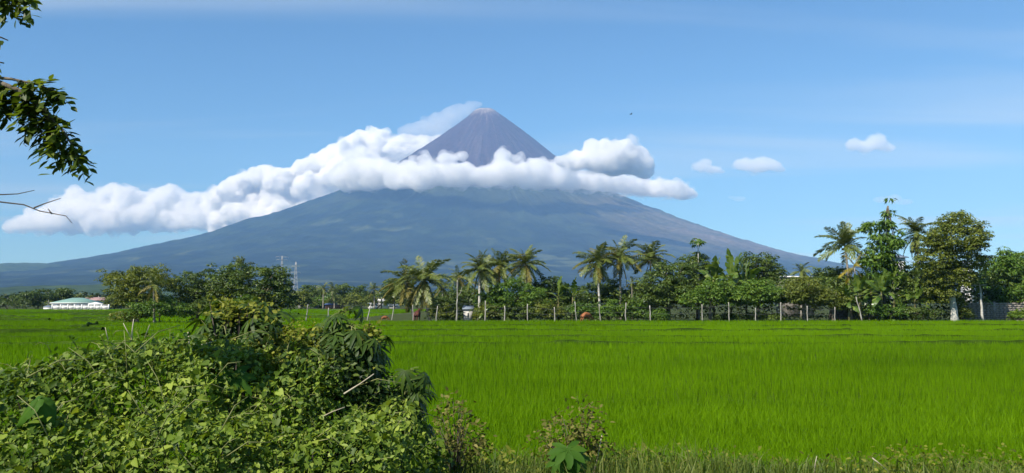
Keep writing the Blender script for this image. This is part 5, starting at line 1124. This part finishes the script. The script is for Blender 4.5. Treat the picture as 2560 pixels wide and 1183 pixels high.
leafy_plant('cassava_plant', 'dark cassava-like plant rising from the thicket top, left one', 'plant', 600, 7.5, [(520, 815), (570, 762), (610, 790), (650, 800), (590, 830), (672, 792), (545, 838), (640, 845), (500, 845), (610, 860), (565, 800), (630, 760)], 1001, 0.165, per=18, spread=0.35, stem=0.008)
leafy_plant('cassava_plant', 'dark leafy plant on the right shoulder of the thicket', 'plant', 865, 7.4, [(855, 778), (830, 815), (880, 815), (900, 850), (850, 860), (915, 880), (870, 900), (905, 925), (840, 930), (820, 860), (930, 840), (800, 835)], 1002, 0.15, per=18, spread=0.4, stem=0.008)
leafy_plant('cassava_plant', 'small dark plant leaning out right of the thicket over the rice', 'plant', 955, 7.3, [(1025, 925), (960, 968), (1005, 990), (940, 1000), (985, 1035), (1015, 1005), (970, 1000), (1035, 950), (1045, 1030)], 1003, 0.14, per=14, spread=0.45, stem=0.008)

def small_shrub(name, label, cat, sp, base_px, D, n, mat, seed, L=0.04, T=OVAL, TF=OF, parts=0, group=None):
    rg = np.random.default_rng(seed); E = ells(sp); b = np.array([gx(base_px, D), D, 0.45]); root = empty(name, b); tag(root, label, cat, group)
    P, Nn = on_ells(E, n, rg, 0.3, 1.3, 0.6); P = P + 0.04 * rg.normal(size=P.shape); P = P + Nn * (0.10 * n2(P[:, 0] * 5, P[:, 2] * 5, 1.0, seed))[:, None]; k = len(P); Nr = unit(Nn * 0.4 + np.array([-0.2, -0.25, 0.6]) + 0.5 * rg.normal(size=(k, 3))); Di = Nn + np.array([0, 0, 0.1]) + 0.8 * rg.normal(size=(k, 3)); Ls = L * rg.uniform(0.6, 1.4, k)
    V, Ft, R = leafset(P - b, Nr, Di, Ls, np.clip(rg.normal(0.5, 0.25, k), 0, 1), T, TF); q = obj('leaves', mesh_data('leaves', V, Ft, mat, rnd=R), root); tag(q, kind='stuff')
    mb = MB()
    for i in range(26):
        e = P[rg.integers(k)] - b; mb.tube([np.array([rg.normal(0, 0.03), rg.normal(0, 0.03), -0.1]), np.array([e[0] * 0.4, e[1] * 0.4, e[2] * 0.6]), e], [0.009, 0.006, 0.002], 5)
    mb.build('stems', M_twig, root); return root
small_shrub('shrub', 'yellow-green small-leaved shrub between the two dark thicket plants', 'shrub', [(705, 872, 60, 30, 7.3, 0.22), (735, 848, 26, 34, 7.3, 0.15), (650, 884, 55, 24, 7.2, 0.22), (785, 868, 34, 32, 7.3, 0.18), (760, 915, 95, 34, 7.1, 0.28)], 730, 7.3, 2600, M_vine_y, 1011)
small_shrub('shrub', 'lime-tipped sprig at the right edge of the thicket shoulder', 'shrub', [(925, 832, 20, 26, 7.3, 0.12), (905, 870, 30, 30, 7.3, 0.15)], 900, 7.3, 420, M_vine_y, 1012)
small_shrub('shrub', 'dark shaded shrub under the right shoulder of the thicket', 'shrub', [(850, 940, 80, 50, 7.1, 0.3), (790, 960, 70, 40, 7.0, 0.3), (900, 990, 50, 40, 7.2, 0.25)], 850, 7.1, 2200, M_shrub, 1013, 0.05)
small_shrub('shrub', 'pale lime sprigs crowning the left dark thicket plant', 'shrub', [(590, 778, 60, 22, 7.4, 0.2), (560, 760, 26, 18, 7.4, 0.15), (665, 790, 14, 22, 7.3, 0.1)], 590, 7.4, 330, M_vine_y, 1014, 0.045)
small_shrub('weed', 'dry brownish weed standing on the verge right of the thicket', 'weed', [(1140, 1090, 48, 70, 8.6, 0.2), (1130, 1040, 26, 40, 8.6, 0.12), (1180, 1110, 40, 40, 8.6, 0.2)], 1140, 8.6, 700, M_weed, 1015, 0.045)
small_shrub('weed', 'bushy olive weed in the middle of the bottom verge', 'weed', [(1445, 1085, 58, 50, 8.5, 0.25), (1400, 1110, 50, 40, 8.5, 0.2), (1455, 1050, 30, 26, 8.5, 0.15), (1480, 1110, 30, 36, 8.5, 0.2)], 1440, 8.5, 950, M_weed, 1016, 0.045)

def papaya_sprout(label, base_px, D, leaves, seed, base_z=0.5, mat=None):
    """leaves: (px, py, size_m, tilt, turn) big lobed blades standing clear of the vines"""
    rg = np.random.default_rng(seed); b = np.array([gx(base_px, D), D, base_z]); root = empty('papaya_seedling', b); tag(root, label, 'papaya seedling'); mb = MB()
    for i, (px, py, s, nx, nz, roll) in enumerate(leaves):
        p = at(px, py, D - 0.55) - b; n = unit(np.array([nx, -0.75, nz])); d = np.array([math.sin(roll), -0.2, -math.cos(roll)])
        obj('leaf', PAP[i % 3], root, mw=leaf_matrix(p, n, d, s)); j = p - d * 0.01
        mb.tube([np.array([0, 0, 0.1 + 0.04 * i]), np.array([p[0] * 0.5, p[1] * 0.5, p[2] * 0.8 + 0.1]), j], [0.007, 0.006, 0.004], 5)
    mb.tube([(0, 0, -0.1), (0.02, 0, 0.12), (0, 0, 0.26)], [0.02, 0.015, 0.01], 6); mb.build('stem', M_stem, root, True)
papaya_sprout('papaya seedling with broad lobed leaves growing through the thicket', 560, 6.9, [(580, 940, 0.20, 0.25, 0.55, 0.1), (484, 968, 0.16, -0.35, 0.35, -0.3), (470, 1040, 0.17, -0.3, 0.5, -0.2), (588, 1018, 0.21, 0.05, 0.55, 0.05), (548, 1082, 0.21, 0.0, 0.6, -0.1)], 1021)
papaya_sprout('bright papaya seedling at the bottom edge below the olive weed', 1420, 8.2, [(1418, 1122, 0.20, 0.0, 0.8, 0.1), (1440, 1138, 0.16, 0.4, 0.7, 0.8), (1400, 1150, 0.15, -0.3, 0.6, -0.6), (1425, 1172, 0.14, 0.0, 0.6, 0.0)], 1022, base_z=0.35)
def big_heart():
    """a large heart leaf with a raised midrib, cupped and drooping towards the tip"""
    n, m = 15, 5; u = np.linspace(-0.12, 1, n); w = 0.42 * np.clip(np.sin(np.clip((u + 0.13) / 1.13, 0, 1) ** 0.62 * math.pi), 0, 1) ** 0.75
    X, S = np.meshgrid(u, np.linspace(-1, 1, 2 * m + 1), indexing='ij'); Y = S * w[:, None]; X = X - 0.10 * (1 - np.clip(X * 4, 0, 1)) * (1 - np.abs(S)) * -1
    Z = 0.10 * np.abs(S) - 0.16 * S ** 2 - 0.22 * X ** 2 + 0.018 * np.sin(X * 26) * np.abs(S); V = np.stack([X, Y, Z], -1).reshape(-1, 3); k = 2 * m + 1
    i = np.arange(n - 1)[:, None] * k + np.arange(k - 1)[None, :]; return mesh_data('leaf', V, np.stack([i, i + k, i + k + 1, i + 1], -1).reshape(-1, 4), M_papaya, True, rnd=0.62 + 0.25 * (np.abs(S) < 0.1).ravel())
def broad_plant():
    b = np.array([gx(110, 5.9), 5.9, 0.6]); root = empty('broad_leaf_plant', b); tag(root, 'plant with two very large drooping heart leaves at far left', 'plant'); me = big_heart(); mb = MB()
    for (px, py, L, n, d) in [(98, 1000, 0.20, (-0.45, -0.6, 0.65), (-0.75, -0.2, -0.55)), (100, 1003, 0.17, (0.6, -0.6, 0.5), (0.75, -0.1, -0.75)), (85, 1055, 0.10, (0.1, -0.8, 0.5), (0.2, 0, -1))]:
        p = at(px, py, 5.35) - b; obj('leaf', me, root, mw=leaf_matrix(p, unit(np.array(n)), np.array(d), L)); mb.tube([(0, 0, 0), (p[0] * 0.5, p[1] * 0.6, p[2] * 0.7), p], [0.008, 0.006, 0.004], 5)
    mb.build('stem', M_stem, root, True)
broad_plant()

# grass and weeds of the verge
M_grass = leaf_mat('verge_grass', (0.036, 0.070, 0.008), (0.095, 0.145, 0.018), (0.21, 0.225, 0.05), 0.3, 0.55, 0.25)
def verge():
    rg = np.random.default_rng(77); n = 42000; X = rg.uniform(-6, 8.5, n); Y = rg.uniform(5.6, 10.6, n)
    lim = EDGE(X, Y) + 0.25; k = (Y < lim) & (rg.random(n) < 0.35 + 0.65 * sstep(-0.3, 0.4, n2(X, Y, 1.2, 31))); X, Y = X[k], Y[k]; n = len(X)
    z = BANK(X, Y) - 0.02; H = rg.uniform(0.10, 0.34, n) * (1 + 0.5 * n2(X, Y, 0.7, 33)) * np.where((X > -1.3) & (X < 2.2), 1.35, 1.0)
    V, Fs, R = blades(np.stack([X, Y, z], -1), H, rg.uniform(0.006, 0.013, n), rg.uniform(0.1, 0.9, n), rg.uniform(0, 6.28, n), np.clip(0.5 + 0.3 * n2(X, Y, 0.8, 34) + rg.normal(0, 0.22, n), 0, 1), 2)
    tag(obj('verge_grass', mesh_data('verge_grass', V, Fs, M_grass, rnd=R)), 'rough yellowish grass along the near verge', 'grass', kind='stuff')
    n = 17000; X = rg.uniform(-1.6, 7.5, n); Y = rg.uniform(7.6, 10.5, n); k = rg.random(n) < sstep(-0.15, 0.35, n2(X, Y, 1.0, 41)) * np.interp(X, [-1.6, 1.6, 2.4, 7.5], [1, 1, 0.8, 0.6]); X, Y = X[k], Y[k]; n = len(X)
    z = BANK(X, Y) + rg.random(n) ** 1.4 * 0.34
    P = np.stack([X, Y, z], -1); Nr = unit(np.array([-0.2, -0.4, 0.7]) + 0.6 * rg.normal(size=(n, 3))); V, Ft, R = leafset(P, Nr, rg.normal(size=(n, 3)), 0.045 * rg.uniform(0.6, 1.5, n), np.clip(rg.normal(0.5, 0.25, n), 0, 1), OVAL, OF)
    tag(obj('verge_weeds', mesh_data('verge_weeds', V, Ft, M_vine_y, rnd=R)), 'low mixed weeds in the near verge', 'weeds', kind='stuff')
    for i, (lb, pts, r) in enumerate([('dry bent straw lying against the rice at bottom right', [(2180, 1145), (2200, 1160), (2225, 1183)], 0.006), ('upright dry straw at the bottom right verge', [(2036, 1183), (2038, 1160), (2042, 1140)], 0.006), ('leaning dry stalk right of the olive weed', [(1485, 1183), (1495, 1140), (1505, 1085)], 0.007), ('thin dry stalk left of the brownish weed', [(1018, 1100), (1010, 1060), (1004, 1030)], 0.005)]):
        q = [at(x, y, 8.4) for x, y in pts]; tag(MB().tube(q, np.linspace(r, r * 0.4, 3), 5).build('dry_straw', M_dry, None, True), lb, 'straw')
verge()

# tree whose branches hang into the top left corner
M_over = leaf_mat('overhang_leaf', (0.018, 0.036, 0.004), (0.068, 0.108, 0.012), (0.19, 0.24, 0.03), 0.42, 0.45, 0.25)
def overhang():
    rg = np.random.default_rng(91); D = 5.5; base = np.array([-5.6, 5.2, 0.5]); root = empty('overhanging_tree', base); tag(root, 'tree reaching in from the left with dark glossy leaflets in the top corner', 'tree'); o = base
    mb = MB(); trunk = np.array([[0, 0, -0.2], [0.05, 0, 1.2], [0.1, 0.05, 2.4], [0.3, 0.1, 3.4], [0.5, 0.1, 4.6]]); mb.tube(trunk, [0.15, 0.13, 0.11, 0.08, 0.05], 8)
    a = lambda x, y, d=0.0: at(x, y - (34 if y < 460 else 0), D + d) - o
    limbs = [[trunk[2], a(-160, 190), a(-40, 225), a(50, 262), a(110, 310), a(160, 365), a(195, 420)], [a(-40, 225), a(30, 232), a(90, 245), a(140, 262)], [a(50, 262), a(70, 320), a(110, 375)], [a(-60, 235), a(0, 285), a(40, 320)],
             [a(110, 310), a(140, 380), a(175, 430)], [trunk[3], a(-120, 10), a(-30, 12), a(35, 18), a(72, 34)], [a(-30, 12), a(10, 32), a(30, 45)], [trunk[3], a(-90, 105), a(-20, 118), a(20, 135)], [trunk[2], a(-90, 180), a(-20, 186), a(10, 192)]]
    for l in limbs: mb.tube(l, np.linspace(0.03 if len(l) > 5 else 0.012, 0.004, len(l)), 6)
    mb.build('trunk', M_bark, root, True)
    for pts in ([(-120, 470), (0, 487), (45, 485), (86, 476)], [(-120, 490), (0, 505), (60, 512), (100, 528), (165, 540), (180, 558)], [(85, 520), (110, 510), (152, 496)], [(130, 535), (124, 528), (120, 522)]):
        q = [a(x, y) for x, y in pts]; MB().tube(q, np.linspace(0.0055, 0.002, len(q)), 5).build('bare_twig', M_twig, root, True)
    # feathered leaves: leaf stalks along the limbs, leaflets in pairs
    P, N_, D_, L_ = [], [], [], []; st = MB()
    def compound(p, d, ln, npair):
        d = unit(d); s = unit(np.cross(d, np.array([0, 0, 1.0]) + 0.3 * rg.normal(size=3))); pts = [p + d * ln * t + np.array([0, 0, -0.35 * ln * t * t]) for t in (0, 0.35, 0.7, 1.0)]; st.tube(pts, [0.0022, 0.0018, 0.0015, 0.001], 4)
        for j in range(npair):
            t = 0.18 + 0.82 * j / (npair - 1); q = p + d * ln * t + np.array([0, 0, -0.35 * ln * t * t])
            for sg in ((-1, 1) if j < npair - 1 else (0,)):
                P.append(q); D_.append(s * sg + d * (0.6 if sg else 1.0) + np.array([0, 0, -0.55]) + 0.15 * rg.normal(size=3)); N_.append(unit(np.array([-0.25, -0.35, 0.8]) + 0.35 * rg.normal(size=3) + s * sg * 0.3)); L_.append(rg.uniform(0.060, 0.088))
    for l, cnt in zip(limbs, [44, 18, 19, 13, 13, 18, 8, 4, 3]):
        l = np.array(l); s0 = 2 if len(l) > 5 else 1 if len(l) == 4 else 0
        if len(l) == 4 and cnt < 10: s0 = 1
        for i in range(cnt):
            t = s0 + (len(l) - 1 - s0) * (i + rg.random()) / cnt; k = min(int(t), len(l) - 2); p = l[k] + (l[k + 1] - l[k]) * (t - k); ax = unit(l[k + 1] - l[k])
            d = ax * 0.5 + rg.normal(size=3) * np.array([0.85, 0.95, 0.6]) + np.array([0, 0, -0.6]); compound(p, d, rg.uniform(0.10, 0.16), int(rg.integers(4, 6)))
    tag(st.build('leaf_stalks', M_stem, root), kind='stuff')
    P, N_, D_, L_ = map(np.array, (P, N_, D_, L_)); n = len(P); ton = np.clip(rg.normal(0.45, 0.25, n), 0, 1); inx = (P + o)[:, 0] > -0.6 * (P + o)[:, 1]
    order = np.argsort(-(inx * 1.0 + rg.random(n) * 0.1)); top, rest = order[:300], order[300:]; mes = [mesh_data('leaflet', OVAL, OF, M_over, rnd=np.full(7, r)) for r in (0.15, 0.4, 0.65, 0.95)]
    for i in top: obj('leaflet', mes[int(np.clip(ton[i] * 4, 0, 3))], root, mw=leaf_matrix(P[i], N_[i], D_[i], L_[i]))
    if len(rest):
        V, Ft, R = leafset(P[rest], N_[rest], D_[rest], L_[rest], ton[rest], OVAL, OF); tag(obj('leaflets', mesh_data('leaflets', V, Ft, M_over, rnd=R), root), kind='stuff')
    print('overhang leaflets', n, inx.sum())
overhang()
